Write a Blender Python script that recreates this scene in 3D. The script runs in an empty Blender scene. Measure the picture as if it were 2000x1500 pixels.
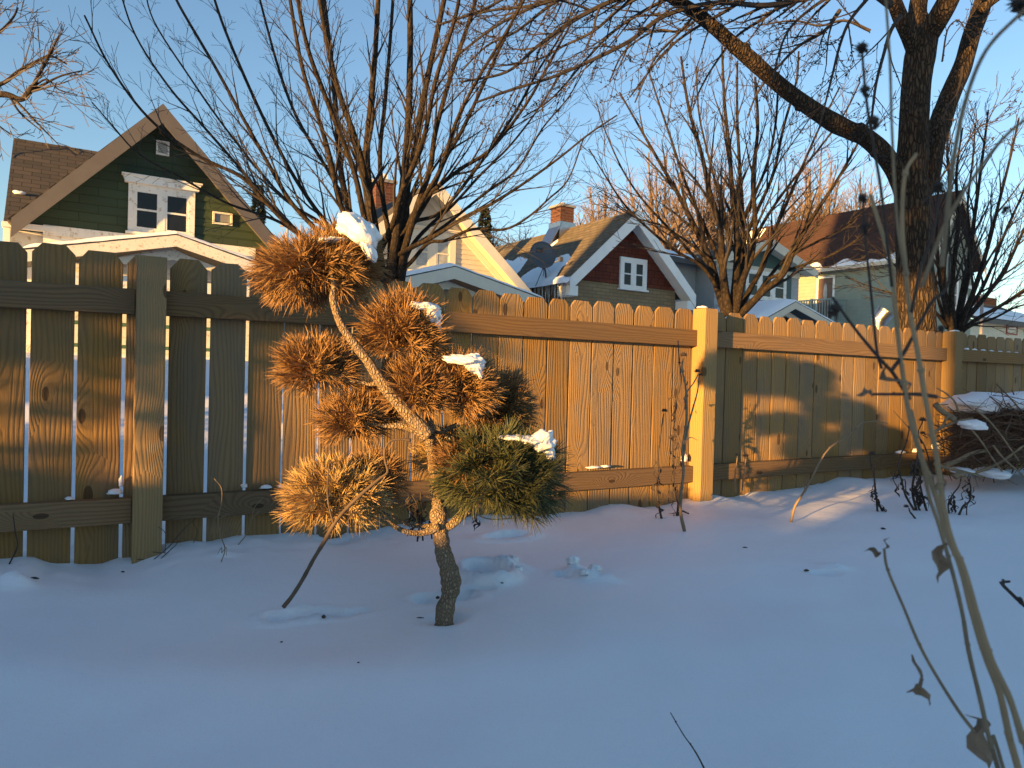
import bpy, math, random
from mathutils import Vector, Matrix, noise
R = math.radians
sc = bpy.context.scene
COL = sc.collection
# ------------------------------------------------------------------ camera
H = 0.72                                   # eye height above the snow (m)
FPX = 1400.0                               # focal length in photo pixels (2000 wide)
pit = math.atan(22/1400); rol = 0.027
F_ = Vector((0, math.cos(pit), -math.sin(pit)))
R0 = Vector((1, 0, 0)); U0 = R0.cross(F_)
R_ = (math.cos(rol)*R0 + math.sin(rol)*U0).normalized()
U_ = (math.cos(rol)*U0 - math.sin(rol)*R0).normalized()
CAMP = Vector((0, 0, H))
cd = bpy.data.cameras.new('camera'); cam = bpy.data.objects.new('camera', cd); COL.objects.link(cam)
m = Matrix((R_, U_, -F_)).transposed().to_4x4(); m.translation = CAMP
cam.matrix_world = m
cd.sensor_width = 36; cd.lens = 36*FPX/2000; cd.clip_start = 0.05; cd.clip_end = 2000
cd.dof.use_dof = True; cd.dof.focus_distance = 3.2; cd.dof.aperture_fstop = 11.0
sc.camera = cam
# ------------------------------------------------------------------ sky, sun, exposure
SUN_AZ = 42.6; SUN_EL = 5.0                # light travels towards azimuth SUN_AZ (from +Y to +X)
w = bpy.data.worlds.new('World'); sc.world = w; w.use_nodes = True
nt = w.node_tree; nt.nodes.clear()
sky = nt.nodes.new('ShaderNodeTexSky'); sky.sky_type = 'NISHITA'; sky.sun_disc = False
sky.sun_elevation = R(SUN_EL); sky.sun_rotation = R(SUN_AZ+180)
sky.air_density = 1.0; sky.dust_density = 0.3; sky.ozone_density = 1.6
bg = nt.nodes.new('ShaderNodeBackground'); bg.inputs['Strength'].default_value = 0.097
out = nt.nodes.new('ShaderNodeOutputWorld')
tn = nt.nodes.new('ShaderNodeMix'); tn.data_type = 'RGBA'; tn.blend_type = 'MULTIPLY'; tn.inputs[0].default_value = 1; tn.inputs[7].default_value = (.95, 1.05, 1.20, 1)
nt.links.new(sky.outputs[0], tn.inputs[6]); nt.links.new(tn.outputs[2], bg.inputs[0]); nt.links.new(bg.outputs[0], out.inputs[0])
sl = bpy.data.lights.new('sun', 'SUN'); sl.energy = 5.0; sl.angle = R(0.6); sl.color = (1.0, 0.54, 0.145)
sun = bpy.data.objects.new('sun', sl); COL.objects.link(sun)
sd = Vector((math.sin(R(SUN_AZ))*math.cos(R(SUN_EL)), math.cos(R(SUN_AZ))*math.cos(R(SUN_EL)), -math.sin(R(SUN_EL))))
sun.rotation_mode = 'QUATERNION'; sun.rotation_quaternion = sd.to_track_quat('-Z', 'Y')
sun.location = (-8, -8, 6)
sc.view_settings.view_transform = 'Standard'; sc.view_settings.look = 'None'
sc.view_settings.gamma = 1; sc.view_settings.exposure = 1.78
sc.render.resolution_x = 1024; sc.render.resolution_y = 768
sc.cycles.max_bounces = 5; sc.cycles.diffuse_bounces = 3; sc.cycles.transparent_max_bounces = 8
# ------------------------------------------------------------------ helpers
rnd = random.Random(7)
def U(a, b): return rnd.uniform(a, b)
def ray(px, py): return (F_ + (px-1000)/FPX*R_ + (750-py)/FPX*U_)
def at(px, py, z): return CAMP + ray(px, py)*z            # world point at depth z along the view
def sstep(a, b, x):
    t = max(0, min(1, (x-a)/(b-a))); return t*t*(3-2*t)
class Frame:                                              # a rotated local frame: x along a facade, y away, z up
    def __init__(s, theta, D):
        a = R(theta); s.e = Vector((math.sin(a), math.cos(a), 0)); s.n = Vector((-math.cos(a), math.sin(a), 0))
        s.o = s.n*D; s.rot = math.atan2(s.e.y, s.e.x)
    def loc(s, p): q = p-s.o; return Vector((q.dot(s.e), q.dot(s.n), q.z))
    def wor(s, x, y, z): return s.o + s.e*x + s.n*y + Vector((0, 0, z))
    def P(s, px, py, y=0.0):                              # pixel -> local (x,z) on the plane y
        d = ray(px, py); t = ((s.o + s.n*y) - CAMP).dot(s.n)/d.dot(s.n)
        q = s.loc(CAMP+d*t); return q.x, q.z
    def PX(s, px, py, x):                                 # pixel -> local (y,z) on the plane x
        d = ray(px, py); t = ((s.o + s.e*x) - CAMP).dot(s.e)/d.dot(s.e)
        q = s.loc(CAMP+d*t); return q.y, q.z
def tag(o, label=None, cat=None, group=None, kind=None):
    if label: o['label'] = label
    if cat: o['category'] = cat
    if group: o['group'] = group
    if kind: o['kind'] = kind
    return o
def empty(name, loc, rz=0, parent=None):
    o = bpy.data.objects.new(name, None); COL.objects.link(o); o.empty_display_size = 0.1
    o.location = loc; o.rotation_euler = (0, 0, rz)
    if parent: o.parent = parent
    return o
ORG = {}
class MB:
    def __init__(s): s.v = []; s.f = []
    def add(s, vs, fs):
        b = len(s.v); s.v += [tuple(v) for v in vs]; s.f += [tuple(i+b for i in f) for f in fs]
    def box(s, x0, x1, y0, y1, z0, z1):
        s.add([(x0,y0,z0),(x1,y0,z0),(x1,y1,z0),(x0,y1,z0),(x0,y0,z1),(x1,y0,z1),(x1,y1,z1),(x0,y1,z1)],
              [(0,3,2,1),(4,5,6,7),(0,1,5,4),(1,2,6,5),(2,3,7,6),(3,0,4,7)])
    def prism(s, poly, y0, y1):                            # polygon in x,z (any order) extruded in y
        a = sum(poly[i][0]*poly[(i+1)%len(poly)][1]-poly[(i+1)%len(poly)][0]*poly[i][1] for i in range(len(poly)))
        if a < 0: poly = poly[::-1]
        n = len(poly)
        s.add([(x,y0,z) for x,z in poly]+[(x,y1,z) for x,z in poly],
              [tuple(range(n)), tuple(range(2*n-1, n-1, -1))]+[(i, i+n, (i+1)%n+n, (i+1)%n) for i in range(n)])
    def prismx(s, poly, x0, x1):                           # polygon in y,z extruded in x
        n = len(poly)
        s.add([(x0,y,z) for y,z in poly]+[(x1,y,z) for y,z in poly],
              [tuple(range(n)), tuple(range(2*n-1, n-1, -1))]+[(i, i+n, (i+1)%n+n, (i+1)%n) for i in range(n)])
    def slab(s, a, b, c, d, t):                            # thick quad: corners abcd, thickness t along -normal
        a, b, c, d = map(Vector, (a, b, c, d)); n = (b-a).cross(d-a).normalized()*-t
        s.add([a,b,c,d,a+n,b+n,c+n,d+n], [(0,1,2,3),(7,6,5,4),(0,4,5,1),(1,5,6,2),(2,6,7,3),(3,7,4,0)])
    def tube(s, pts, rad, n=4, cap=True):
        k = len(pts); b = len(s.v); up = None
        for i in range(k):
            p = pts[i]
            t = (pts[min(i+1, k-1)]-pts[max(i-1, 0)])
            if t.length < 1e-9: t = Vector((0, 0, 1))
            t.normalize()
            if up is None:
                up = t.orthogonal().normalized()
            else:
                up = up - t*up.dot(t)
                up = up.normalized() if up.length > 1e-6 else t.orthogonal().normalized()
            sd_ = t.cross(up); r = rad[i]
            for j in range(n):
                a = 2*math.pi*j/n
                q = p + (up*math.cos(a)+sd_*math.sin(a))*r
                s.v.append((q.x, q.y, q.z))
        for i in range(k-1):
            for j in range(n):
                s.f.append((b+i*n+j, b+i*n+(j+1)%n, b+(i+1)*n+(j+1)%n, b+(i+1)*n+j))
        if cap and n > 3:
            s.f.append(tuple(b+j for j in range(n))[::-1]); s.f.append(tuple(b+(k-1)*n+j for j in range(n)))
    def build(s, name, mat, parent=None, base=None, smooth=False, bevel=0):
        me = bpy.data.meshes.new(name)
        off = Vector(base) if base is not None else Vector((0, 0, 0))
        me.from_pydata([(v[0]-off.x, v[1]-off.y, v[2]-off.z) for v in s.v], [], s.f)
        if smooth: me.polygons.foreach_set('use_smooth', [True]*len(me.polygons))
        me.materials.append(mat); me.update()
        o = bpy.data.objects.new(name, me); COL.objects.link(o)
        if parent is not None: o.parent = parent
        elif base is not None: o.location = off
        if bevel:
            b = o.modifiers.new('bevel', 'BEVEL'); b.width = bevel; b.segments = 2; b.limit_method = 'ANGLE'; b.angle_limit = R(40)
        return o
def crom(pts, n=5):                                        # Catmull-Rom through pts (Vectors)
    o = []; P = [pts[0]*2-pts[1]]+pts+[pts[-1]*2-pts[-2]]
    for i in range(1, len(P)-2):
        a, b, c, d = P[i-1], P[i], P[i+1], P[i+2]
        for k in range(n):
            t = k/n; o.append(0.5*((2*b)+(c-a)*t+(2*a-5*b+4*c-d)*t*t+(3*b-3*c+d-a)*t*t*t))
    o.append(pts[-1]); return o
def crf(v, n=5):
    o = []
    for i in range(len(v)-1):
        for k in range(n): o.append(v[i]+(v[i+1]-v[i])*k/n)
    return o+[v[-1]]
def blob(mb, c, rx, ry, rz, rot=None, amp=.15, fr=3.0, nu=20, nv=12, seed=0, flat=-0.35):
    rot = rot or Matrix.Identity(3); vs = []; fs = []
    for i in range(nv+1):
        th = math.pi*i/nv
        for j in range(nu):
            ph = 2*math.pi*j/nu
            d = Vector((math.sin(th)*math.cos(ph), math.sin(th)*math.sin(ph), math.cos(th)))
            k = 1+amp*noise.noise(d*fr*.6+Vector((seed*7.3, seed, 0)))*2+amp*.4*noise.noise(d*fr*2+Vector((seed, 3, 9)))
            q = d*k
            if q.z < flat: q.z = flat+(q.z-flat)*.15
            q = rot @ Vector((q.x*rx, q.y*ry, q.z*rz)); vs.append(c+q)
    for i in range(nv):
        for j in range(nu):
            a = i*nu+j; b2 = i*nu+(j+1)%nu
            fs.append((a, a+nu, b2+nu, b2))
    mb.add(vs, fs)
# ------------------------------------------------------------------ materials
class NT:
    def __init__(s, name):
        s.m = bpy.data.materials.new(name); s.m.use_nodes = True; s.t = s.m.node_tree; s.b = s.t.nodes['Principled BSDF']
    def n(s, typ, **kw):
        o = s.t.nodes.new(typ)
        for k, v in kw.items():
            if k.startswith('_'): setattr(o, k[1:], v)
            else:
                key = int(k[1:]) if k[0] == 'i' and k[1:].isdigit() else k.replace('__', ' ')
                if isinstance(v, bpy.types.NodeSocket): s.t.links.new(v, o.inputs[key])
                else: o.inputs[key].default_value = v
        return o
    def math(s, op, a, b=None, c=None):
        o = s.t.nodes.new('ShaderNodeMath'); o.operation = op
        for i, v in enumerate((a, b, c)):
            if v is None: continue
            if isinstance(v, bpy.types.NodeSocket): s.t.links.new(v, o.inputs[i])
            else: o.inputs[i].default_value = v
        return o.outputs[0]
    def mix(s, f, a, b):
        o = s.t.nodes.new('ShaderNodeMix'); o.data_type = 'RGBA'
        for k, v in ((0, f), (6, a), (7, b)):
            if isinstance(v, bpy.types.NodeSocket): s.t.links.new(v, o.inputs[k])
            else: o.inputs[k].default_value = v if k == 0 else (*v, 1)
        return o.outputs[2]
    def obj(s): return s.t.nodes.new('ShaderNodeTexCoord').outputs['Object']
    def sep(s, v): o = s.n('ShaderNodeSeparateXYZ', i0=v); return o.outputs[0], o.outputs[1], o.outputs[2]
    def comb(s, x, y, z):
        return s.n('ShaderNodeCombineXYZ', i0=x, i1=y, i2=z).outputs[0]
    def noise(s, vec, scale=5., detail=3., rough=.5):
        return s.n('ShaderNodeTexNoise', Vector=vec, Scale=scale, Detail=detail, Roughness=rough).outputs[0]
    def ramp(s, f, pts):
        o = s.t.nodes.new('ShaderNodeValToRGB'); s.t.links.new(f, o.inputs[0]); e = o.color_ramp.elements
        while len(e) < len(pts): e.new(0.5)
        for i, (p, c) in enumerate(pts): e[i].position = p; e[i].color = (*c, 1) if len(c) == 3 else c
        return o.outputs[0]
    def bump(s, h, strength=.5, dist=.01, prev=None):
        o = s.n('ShaderNodeBump', Height=h, Strength=strength, Distance=dist)
        if prev is not None: s.t.links.new(prev, o.inputs['Normal'])
        return o.outputs[0]
    def out(s, col=None, rough=None, normal=None, spec=None):
        for k, v in (('Base Color', col), ('Roughness', rough), ('Normal', normal), ('Specular IOR Level', spec)):
            if v is None: continue
            if isinstance(v, bpy.types.NodeSocket): s.t.links.new(v, s.b.inputs[k])
            elif k == 'Base Color': s.b.inputs[k].default_value = (*v, 1)
            else: s.b.inputs[k].default_value = v
        return s.m
def wood(name, light, dark, grey, axis='z', freq=60, knot=1.0, bumps=.5, greyamt=.5):
    t = NT(name); o = t.obj(); x, y, z = t.sep(o)
    rn = t.n('ShaderNodeObjectInfo').outputs['Random']
    if axis == 'z': along, across = z, x
    else: along, across = x, z
    across2 = t.math('ADD', across, t.math('MULTIPLY', y, .9))
    r1 = t.math('MULTIPLY', rn, 37.); r2 = t.math('MULTIPLY', rn, 91.7)
    # wandering grain
    v = t.comb(t.math('ADD', t.math('MULTIPLY', across2, 5.), r1), t.math('ADD', t.math('MULTIPLY', along, .8), r2), r1)
    nz = t.noise(v, 1.6, 2., .45)
    # knots: sparse cells
    vk = t.comb(t.math('ADD', t.math('MULTIPLY', across2, 7.0), r2), t.math('ADD', t.math('MULTIPLY', along, 3.0), r1), 0.0)
    vo = t.n('ShaderNodeTexVoronoi', Vector=vk, Scale=1.0, Randomness=1.0, _voronoi_dimensions='2D')
    d = t.math('ADD', vo.outputs['Distance'], t.math('MULTIPLY_ADD', nz, .16, -.08)); cs = t.n('ShaderNodeSeparateColor', i0=vo.outputs['Color']).outputs[0]
    has = t.math('GREATER_THAN', cs, .62)
    k = t.math('MULTIPLY', has, t.math('EXPONENT', t.math('MULTIPLY', t.math('MULTIPLY', d, d), -9.)))
    ph = t.math('ADD', t.math('MULTIPLY', across2, freq), t.math('ADD', t.math('MULTIPLY', nz, 7.), t.math('MULTIPLY', k, 4.2*knot)))
    s1 = t.math('MULTIPLY_ADD', t.math('SINE', t.math('MULTIPLY', ph, 6.2832)), .5, .5)
    s1 = t.math('POWER', s1, 2.2)
    fv = t.comb(t.math('MULTIPLY', across2, 420.), t.math('MULTIPLY', along, 14.), t.math('MULTIPLY', rn, 20.))
    fib = t.noise(fv, 1., 3., .6)
    core = t.math('MULTIPLY', has, t.math('LESS_THAN', d, .075))
    big = t.noise(t.comb(t.math('ADD', t.math('MULTIPLY', across, 6.), r1), t.math('MULTIPLY', along, 1.5), r2), 1.3, 3., .6)
    c = t.mix(t.math('MULTIPLY', s1, .48), light, dark)
    c = t.mix(t.math('MULTIPLY', fib, .35), c, dark)
    c = t.mix(t.math('MULTIPLY', t.ramp(big, [(.35, (0,0,0)), (.7, (1,1,1))]), greyamt), c, grey)
    hs = t.n('ShaderNodeHueSaturation', Color=c, Value=t.math('MULTIPLY_ADD', rn, .42, .76), Saturation=t.math('MULTIPLY_ADD', t.math('FRACT', r1), .25, .9))
    c = t.mix(t.math('MULTIPLY', core, .75), hs.outputs[0], (dark[0]*.3, dark[1]*.28, dark[2]*.3))
    b = t.bump(t.math('ADD', t.math('MULTIPLY', fib, .6), t.math('MULTIPLY', s1, -.6)), bumps, .0035)
    grit = t.noise(o, 260., 2., .6)
    b = t.bump(grit, bumps*.5, .002, b)
    return t.out(c, .78, b, .25)
def plain(name, col, rough=.6, var=.12, scale=4., bumps=.15, dirt=None, metal=0, spec=None):
    t = NT(name); o = t.obj(); n1 = t.noise(o, scale, 4., .6)
    c = t.mix(t.ramp(n1, [(.3, (0,0,0)), (.7, (1,1,1))]), tuple(x*(1-var) for x in col), tuple(min(1, x*(1+var)) for x in col))
    if dirt:
        n2 = t.noise(o, scale*3.7, 5., .7)
        c = t.mix(t.ramp(n2, [(.56, (0,0,0)), (.66, (1,1,1))]), c, dirt)
    b = t.bump(t.noise(o, scale*14, 3., .6), bumps, .004)
    t.b.inputs['Metallic'].default_value = metal
    return t.out(c, rough, b, spec)
def bricks(name, c1, c2, mortar, bw, bh, ms, vec='xz', rough=.85, bumps=.6, dist=.01, var=.25, squash=1.0, off=.5):
    t = NT(name); o = t.obj(); x, y, z = t.sep(o)
    if vec == 'xz': v = t.comb(t.math('ADD', x, y), z, 0.0)
    elif vec == 'yz': v = t.comb(y, t.math('MULTIPLY', z, 1.35), 0.0)
    elif vec == 'xz2': v = t.comb(x, t.math('MULTIPLY', z, 1.35), 0.0)
    b = t.n('ShaderNodeTexBrick', Vector=v, Scale=1.0, Mortar__Size=ms, Mortar__Smooth=.1, Bias=0.0, Brick__Width=bw, Row__Height=bh,
            Color1=(*c1, 1), Color2=(*c2, 1), Mortar=(*mortar, 1), _offset=off)
    n1 = t.noise(o, 1.1, 4., .65)
    n2 = t.noise(o, 40., 3., .6)
    c = t.mix(t.math('MULTIPLY', n1, var), b.outputs[0], mortar)
    c = t.mix(t.math('MULTIPLY', n2, .3), c, tuple(k*.5 for k in c1))
    nb = t.bump(t.math('SUBTRACT', t.math('MULTIPLY', n2, .4), b.outputs['Fac']), bumps, dist)
    return t.out(c, rough, nb, .2)
def snowmat(name='snow', bumps=.35, sc1=26.):
    t = NT(name); o = t.obj()
    n1 = t.noise(o, 2.2, 4., .6); n2 = t.noise(o, sc1, 6., .7); n3 = t.noise(o, 380., 2., .5)
    c = t.mix(n1, (.80, .81, .83), (.86, .865, .88)); c = t.mix(t.math('MULTIPLY', t.ramp(n3, [(.52, (0,0,0)), (.72, (1,1,1))]), .35), c, (.60, .61, .63))
    b = t.bump(n2, bumps, .008); b = t.bump(n3, .35, .0015, b)
    return t.out(c, .55, b, .25)
def bark(name, c1, c2, scale=30., bumps=.8, stretch=.25, lines=None, dist=.01):
    t = NT(name); o = t.obj(); x, y, z = t.sep(o)
    v = t.comb(x, y, t.math('MULTIPLY', z, stretch))
    wob = t.n('ShaderNodeTexNoise', Vector=o, Scale=scale*.35, Detail=2.)
    vm = t.n('ShaderNodeVectorMath', _operation='SCALE', i0=wob.outputs['Color']); vm.inputs['Scale'].default_value = 1.2/scale
    va = t.n('ShaderNodeVectorMath', _operation='ADD', i0=v, i1=vm.outputs[0])
    vo = t.n('ShaderNodeTexVoronoi', Vector=va.outputs[0], Scale=scale, _feature='DISTANCE_TO_EDGE')
    h = t.ramp(vo.outputs['Distance'], [(0., (0,0,0)), (.28, (1,1,1))])
    n2 = t.noise(o, scale*2.5, 4., .7)
    c = t.mix(h, c2, c1); c = t.mix(t.math('MULTIPLY', n2, .5), c, c2)
    b = t.bump(t.math('ADD', h, t.math('MULTIPLY', n2, .5)), bumps, dist)
    return t.out(c, .9, b, .15)
M = {}
M['snow'] = snowmat()
M['snow_cap'] = snowmat('snow_cap', .5, 18.)
M['picket'] = wood('picket_wood', (.325, .205, .088), (.165, .09, .035), (.175, .135, .095), 'z', 66, 1.0, .6, .75)
M['rail'] = wood('rail_wood', (.235, .142, .063), (.08, .042, .019), (.14, .10, .065), 'x', 66, 1.8, .5, .5)
M['post'] = wood('post_wood', (.36, .235, .10), (.20, .118, .045), (.20, .152, .10), 'z', 95, .8, .5, .5)
M['white_paint'] = plain('white_paint', (.74, .73, .69), .55, .06, 3., .2, (.45, .36, .26))
M['white_trim'] = plain('white_trim', (.78, .77, .74), .5, .05)
M['cream'] = plain('cream_vinyl', (.55, .50, .40), .6, .05)
M['cream_trim'] = plain('cream_trim', (.64, .59, .48), .55, .05)
M['peel'] = plain('peeling_cream_paint', (.74, .69, .58), .6, .06, 5., .3, (.42, .30, .19))
M['beige'] = plain('beige_siding', (.52, .47, .38), .6, .06)
M['greygreen'] = plain('pale_green_siding', (.24, .27, .215), .65, .08)
M['grey'] = plain('grey_siding', (.33, .34, .345), .6, .06)
M['rake_brown'] = plain('grey_brown_rake', (.098, .088, .083), .55, .08)
M['dark_trim'] = plain('dark_trim', (.05, .05, .055), .6, .1)
M['green_paint'] = plain('green_paint', (.06, .13, .06), .6, .1)
M['teal'] = plain('teal_paint', (.03, .075, .07), .6, .1)
M['green_shake'] = bricks('green_shake', (.055, .080, .05), (.044, .064, .043), (.02, .04, .018), .62, .165, .006, 'xz', .8, .5, .012, .3)
M['red_shake'] = bricks('red_shake', (.19, .05, .028), (.13, .032, .02), (.03, .01, .008), .26, .20, .008, 'xz', .8, .7, .015, .35, 1., .5)
M['tan_brick'] = bricks('tan_brick', (.34, .24, .13), (.26, .18, .10), (.15, .12, .085), .30, .095, .008, 'xz')
M['red_brick'] = bricks('red_brick', (.13, .04, .028), (.08, .027, .02), (.12, .095, .08), .24, .085, .009, 'xz')
M['roof_dark'] = bricks('roof_dark', (.075, .07, .065), (.115, .10, .088), (.022, .02, .02), .30, .14, .006, 'xz2', .95, .7, .012, .3)
M['roof_side'] = bricks('roof_side', (.075, .07, .065), (.115, .10, .088), (.022, .02, .02), .30, .14, .006, 'yz', .95, .7, .012, .3)
M['roof_tan'] = bricks('roof_tan', (.19, .155, .11), (.125, .105, .075), (.045, .038, .03), .30, .15, .010, 'yz', .95, .7, .012, .3)
M['roof_red'] = bricks('roof_red', (.075, .042, .035), (.055, .033, .029), (.04, .02, .018), .32, .16, .008, 'yz', .95, .7, .012, .3)
def glassmat():
    t = NT('dark_glass'); o = t.obj(); n1 = t.noise(o, 1.2, 2., .5)
    return t.out((.012, .013, .015), .06, t.bump(n1, .12, .05), .3)
M['glass'] = glassmat()
M['curtain'] = plain('curtain_behind_glass', (.34, .35, .34), .3, .3, 7., .1)
M['metal'] = plain('galvanized_metal', (.42, .44, .46), .32, .12, 12., .1, None, 1.0)
M['dish'] = plain('dish_grey', (.075, .08, .09), .45, .06)
M['pole'] = plain('pole_grey', (.22, .22, .22), .6, .1)
def icemat():
    t = NT('ice'); t.b.inputs['Transmission Weight'].default_value = .55
    return t.out((.8, .86, .9), .18, t.bump(t.noise(t.obj(), 30., 2.), .3, .01))
M['ice'] = icemat()
M['bark_dark'] = bark('bark_maple', (.052, .037, .027), (.015, .012, .010), 26., .5, .5, None, .006)
M['bark_ash'] = bark('bark_ash', (.12, .085, .055), (.018, .014, .012), 34., 1., .22, None, .02)
M['bark_pine'] = bark('bark_pine', (.42, .32, .21), (.22, .16, .105), 130., 1., .6, None, .006)
M['twig'] = plain('twig_bark', (.027, .020, .016), .85, .25, 8., .2)
M['twig_dark'] = plain('twig_dark', (.028, .021, .018), .85, .25, 8., .2)
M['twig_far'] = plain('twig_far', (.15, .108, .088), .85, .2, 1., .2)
M['dry'] = plain('dry_stem', (.22, .155, .09), .8, .3, 20., .3)
M['stick'] = plain('bare_stick', (.105, .07, .042), .85, .3, 20., .4)
M['dry_dark'] = plain('dry_dark', (.05, .035, .027), .85, .3, 30., .3)
M['dry_pale'] = plain('dry_pale_stem', (.30, .20, .105), .75, .25, 12., .3)
M['leaf_dry'] = plain('dry_leaf', (.22, .145, .09), .85, .35, 30., .5)
M['conifer'] = plain('conifer_needles', (.022, .035, .022), .85, .3, 2., .2)
def needle(name, a, b, c_, sc_=18.):
    t = NT(name); o = t.obj(); n1 = t.noise(o, sc_, 2., .6); n2 = t.noise(o, 300., 1., .5)
    c = t.mix(t.ramp(n1, [(.35, (0,0,0)), (.62, (1,1,1))]), a, b); c = t.mix(t.math('MULTIPLY', n2, .5), c, c_)
    return t.out(c, .6, None, .3)
M['needle_brown'] = needle('dead_needles', (.25, .13, .052), (.39, .235, .095), (.09, .045, .024))
M['needle_tan'] = needle('tan_needles', (.48, .30, .12), (.40, .30, .13), (.25, .15, .07))
M['needle_green'] = needle('green_needles', (.07, .088, .042), (.115, .115, .052), (.035, .042, .022))
M['needle_mix'] = needle('olive_brown_needles', (.16, .12, .06), (.33, .17, .07), (.08, .06, .035), 12.)
# ------------------------------------------------------------------ frames
FF = Frame(59.7, 3.0)                     # picket front plane
HF = Frame(57.5, 15.5)                    # common plane of the house fronts
SDIR = Vector((math.sin(R(SUN_AZ)), math.cos(R(SUN_AZ)), 0)); SPER = Vector((SDIR.y, -SDIR.x, 0))
PROF = []
for px, py in ((-60,1090),(10,1092),(60,1088),(100,1100),(200,1102),(250,1090),(290,1075),(330,1060),(410,1056),(500,1045),(560,1040),(640,1048),(700,1040),(800,1022),(900,1010),
               (1000,1004),(1040,1008),(1100,1002),(1140,998),(1180,988),(1215,984),(1250,990),(1290,988),(1345,974),(1390,967),(1420,972),(1470,962),(1540,956),(1600,945),(1650,930),(1680,936),(1740,932),(1850,925),(2000,915)):
    t, h = FF.P(px, py); PROF.append((t, h))
PROF = [(-30, PROF[0][1])]+PROF+[(60, PROF[-1][1]+.1)]
def prof(t):
    for i in range(len(PROF)-1):
        if t <= PROF[i+1][0]:
            a, b = PROF[i], PROF[i+1]; k = (t-a[0])/(b[0]-a[0]); k = k*k*(3-2*k)
            return a[1]+(b[1]-a[1])*k
    return PROF[-1][1]
PITS = []                                  # (x,y,rx,ry,depth,angle)
def gbase(x, y):
    l = FF.loc(Vector((x, y, 0))); t, d = l.x, l.y
    g = .015+.055*sstep(1.5, 5.5, x+.3*y)
    g += .018*math.exp(-((x+.19)**2+(y-2.0)**2)/.10)
    fade = 1/(1+max(0, math.hypot(x, y)-9)*.2)
    g += (.028*noise.noise(Vector((x*.75, y*.75, 3.1)))+.016*noise.noise(Vector((x*1.9, y*1.9, 8.)))+.004*noise.noise(Vector((x*6, y*6, 1.))))*fade
    g += .02*math.exp(-((y-1.72-.10*math.sin(x*2.2))/.16)**2)*sstep(.6, -.4, x)
    a = abs(d)
    w = 1-sstep(.05, .55, a)
    p = prof(t)+.010*noise.noise(Vector((t*7, d*5, 0)))+.006*noise.noise(Vector((t*19, d*14, 4)))
    g = g*(1-w)+p*w
    if d > 0:
        g += .50*sstep(.3, 4.5, d)+.30*sstep(6, 11, d)
        g += .05*noise.noise(Vector((x*1.3, y*1.3, 5)))*sstep(.5, 2, d)
    # unseen snow bank added towards the low sun to shade the near snow
    s = x*SDIR.x+y*SDIR.y; q = x*SPER.x+y*SPER.y
    if s < -1.5:
        g += (.785+.05*noise.noise(Vector((q*.9, 0, 2)))+.035*noise.noise(Vector((q*4, 0, 7))))*math.exp(-((s+4.8)/.9)**2)
    return g
def gz(x, y):
    g = gbase(x, y)
    for (cx, cy, rx, ry, dp, an) in PITS:
        dx, dy = x-cx, y-cy
        if abs(dx) > 3*max(rx, ry) or abs(dy) > 3*max(rx, ry): continue
        u = (dx*math.cos(an)+dy*math.sin(an))/rx; v = (-dx*math.sin(an)+dy*math.cos(an))/ry
        r = math.hypot(u, v)
        if dp > 0: g -= dp*(1-sstep(.55, 1.0, r)) - dp*.28*math.exp(-((r-1.25)/.28)**2)
        else: g -= dp*math.exp(-r*r*1.3)*(1+.7*noise.noise(Vector((x*38, y*38, 3))))
    return g
def ground_at(px, py, z0=0.0):
    d = ray(px, py); p = CAMP+d*((H-z0)/-d.z)
    for k in range(6):
        zz = gbase(p.x, p.y); p = CAMP+d*((H-zz)/-d.z)
    return p
def pit(px, py, rx, ry, dp, an=0): p = ground_at(px, py); PITS.append((p.x, p.y, rx*1.15, ry*1.15, dp*1.45, an))
pit(950, 1122, .060, .085, .085, .5); pit(1000, 1112, .06, .045, -.022); pit(985, 1090, .05, .03, -.010)
pit(1125, 1118, .035, .06, -.022); pit(1155, 1130, .045, .035, -.018, .4); pit(1190, 1133, .035, .03, -.010); pit(1100, 1125, .03, .04, .016)
pit(560, 1205, .055, .032, .022, .2); pit(590, 1203, .04, .03, .018); pit(625, 1198, .05, .03, .014); pit(665, 1200, .05, .026, .012); pit(700, 1195, .035, .02, .009)
pit(868, 1210, .055, .045, .008); pit(838, 1172, .05, .04, .018); pit(900, 1165, .045, .04, .016); pit(935, 1150, .045, .03, .013); pit(975, 1140, .03, .02, -.008)
pit(990, 1048, .10, .035, .03, .5); pit(645, 1048, .04, .05, .018); pit(1630, 1108, .05, .03, -.012); pit(1610, 1120, .05, .025, .010)
pit(25, 1140, .05, .03, -.03); pit(110, 1092, .06, .03, -.02); pit(440, 1085, .035, .02, -.014)
def chunk(px, py, r, sd_, lab):
    p = ground_at(px, py); c = Vector((p.x, p.y, gz(p.x, p.y)+r*.25)); mb = MB(); blob(mb, c, r, r*.8, r*.62, Matrix.Rotation(sd_, 3, 'Z'), .32, 4.5, 18, 12, sd_, -.6)
    tag(mb.build('snow_chunk', M['snow_cap'], base=c, smooth=True), lab, 'snow', 'broken snow chunks by the footprints')
def ladder(cs):
    o = []
    for a, b, st in cs:
        x = a
        while x < b-1e-6: o.append(x); x += st
    o.append(cs[-1][1]); return o
gx = ladder([(-400,-60,40),(-60,-14,4),(-14,-4,.4),(-4,-2.2,.06),(-2.2,2.2,.02),(2.2,5.6,.035),(5.6,10,.3),(10,40,2),(40,400,40)])
gy = ladder([(-200,-20,30),(-20,-8,2),(-8,0,.25),(0,.9,.08),(.9,3.6,.02),(3.6,7,.035),(7,12,.3),(12,60,4),(60,500,40)])
vs = [(x, y, gz(x, y)) for y in gy for x in gx]; nx = len(gx)
fs = [(j*nx+i, j*nx+i+1, (j+1)*nx+i+1, (j+1)*nx+i) for j in range(len(gy)-1) for i in range(nx-1)]
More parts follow.
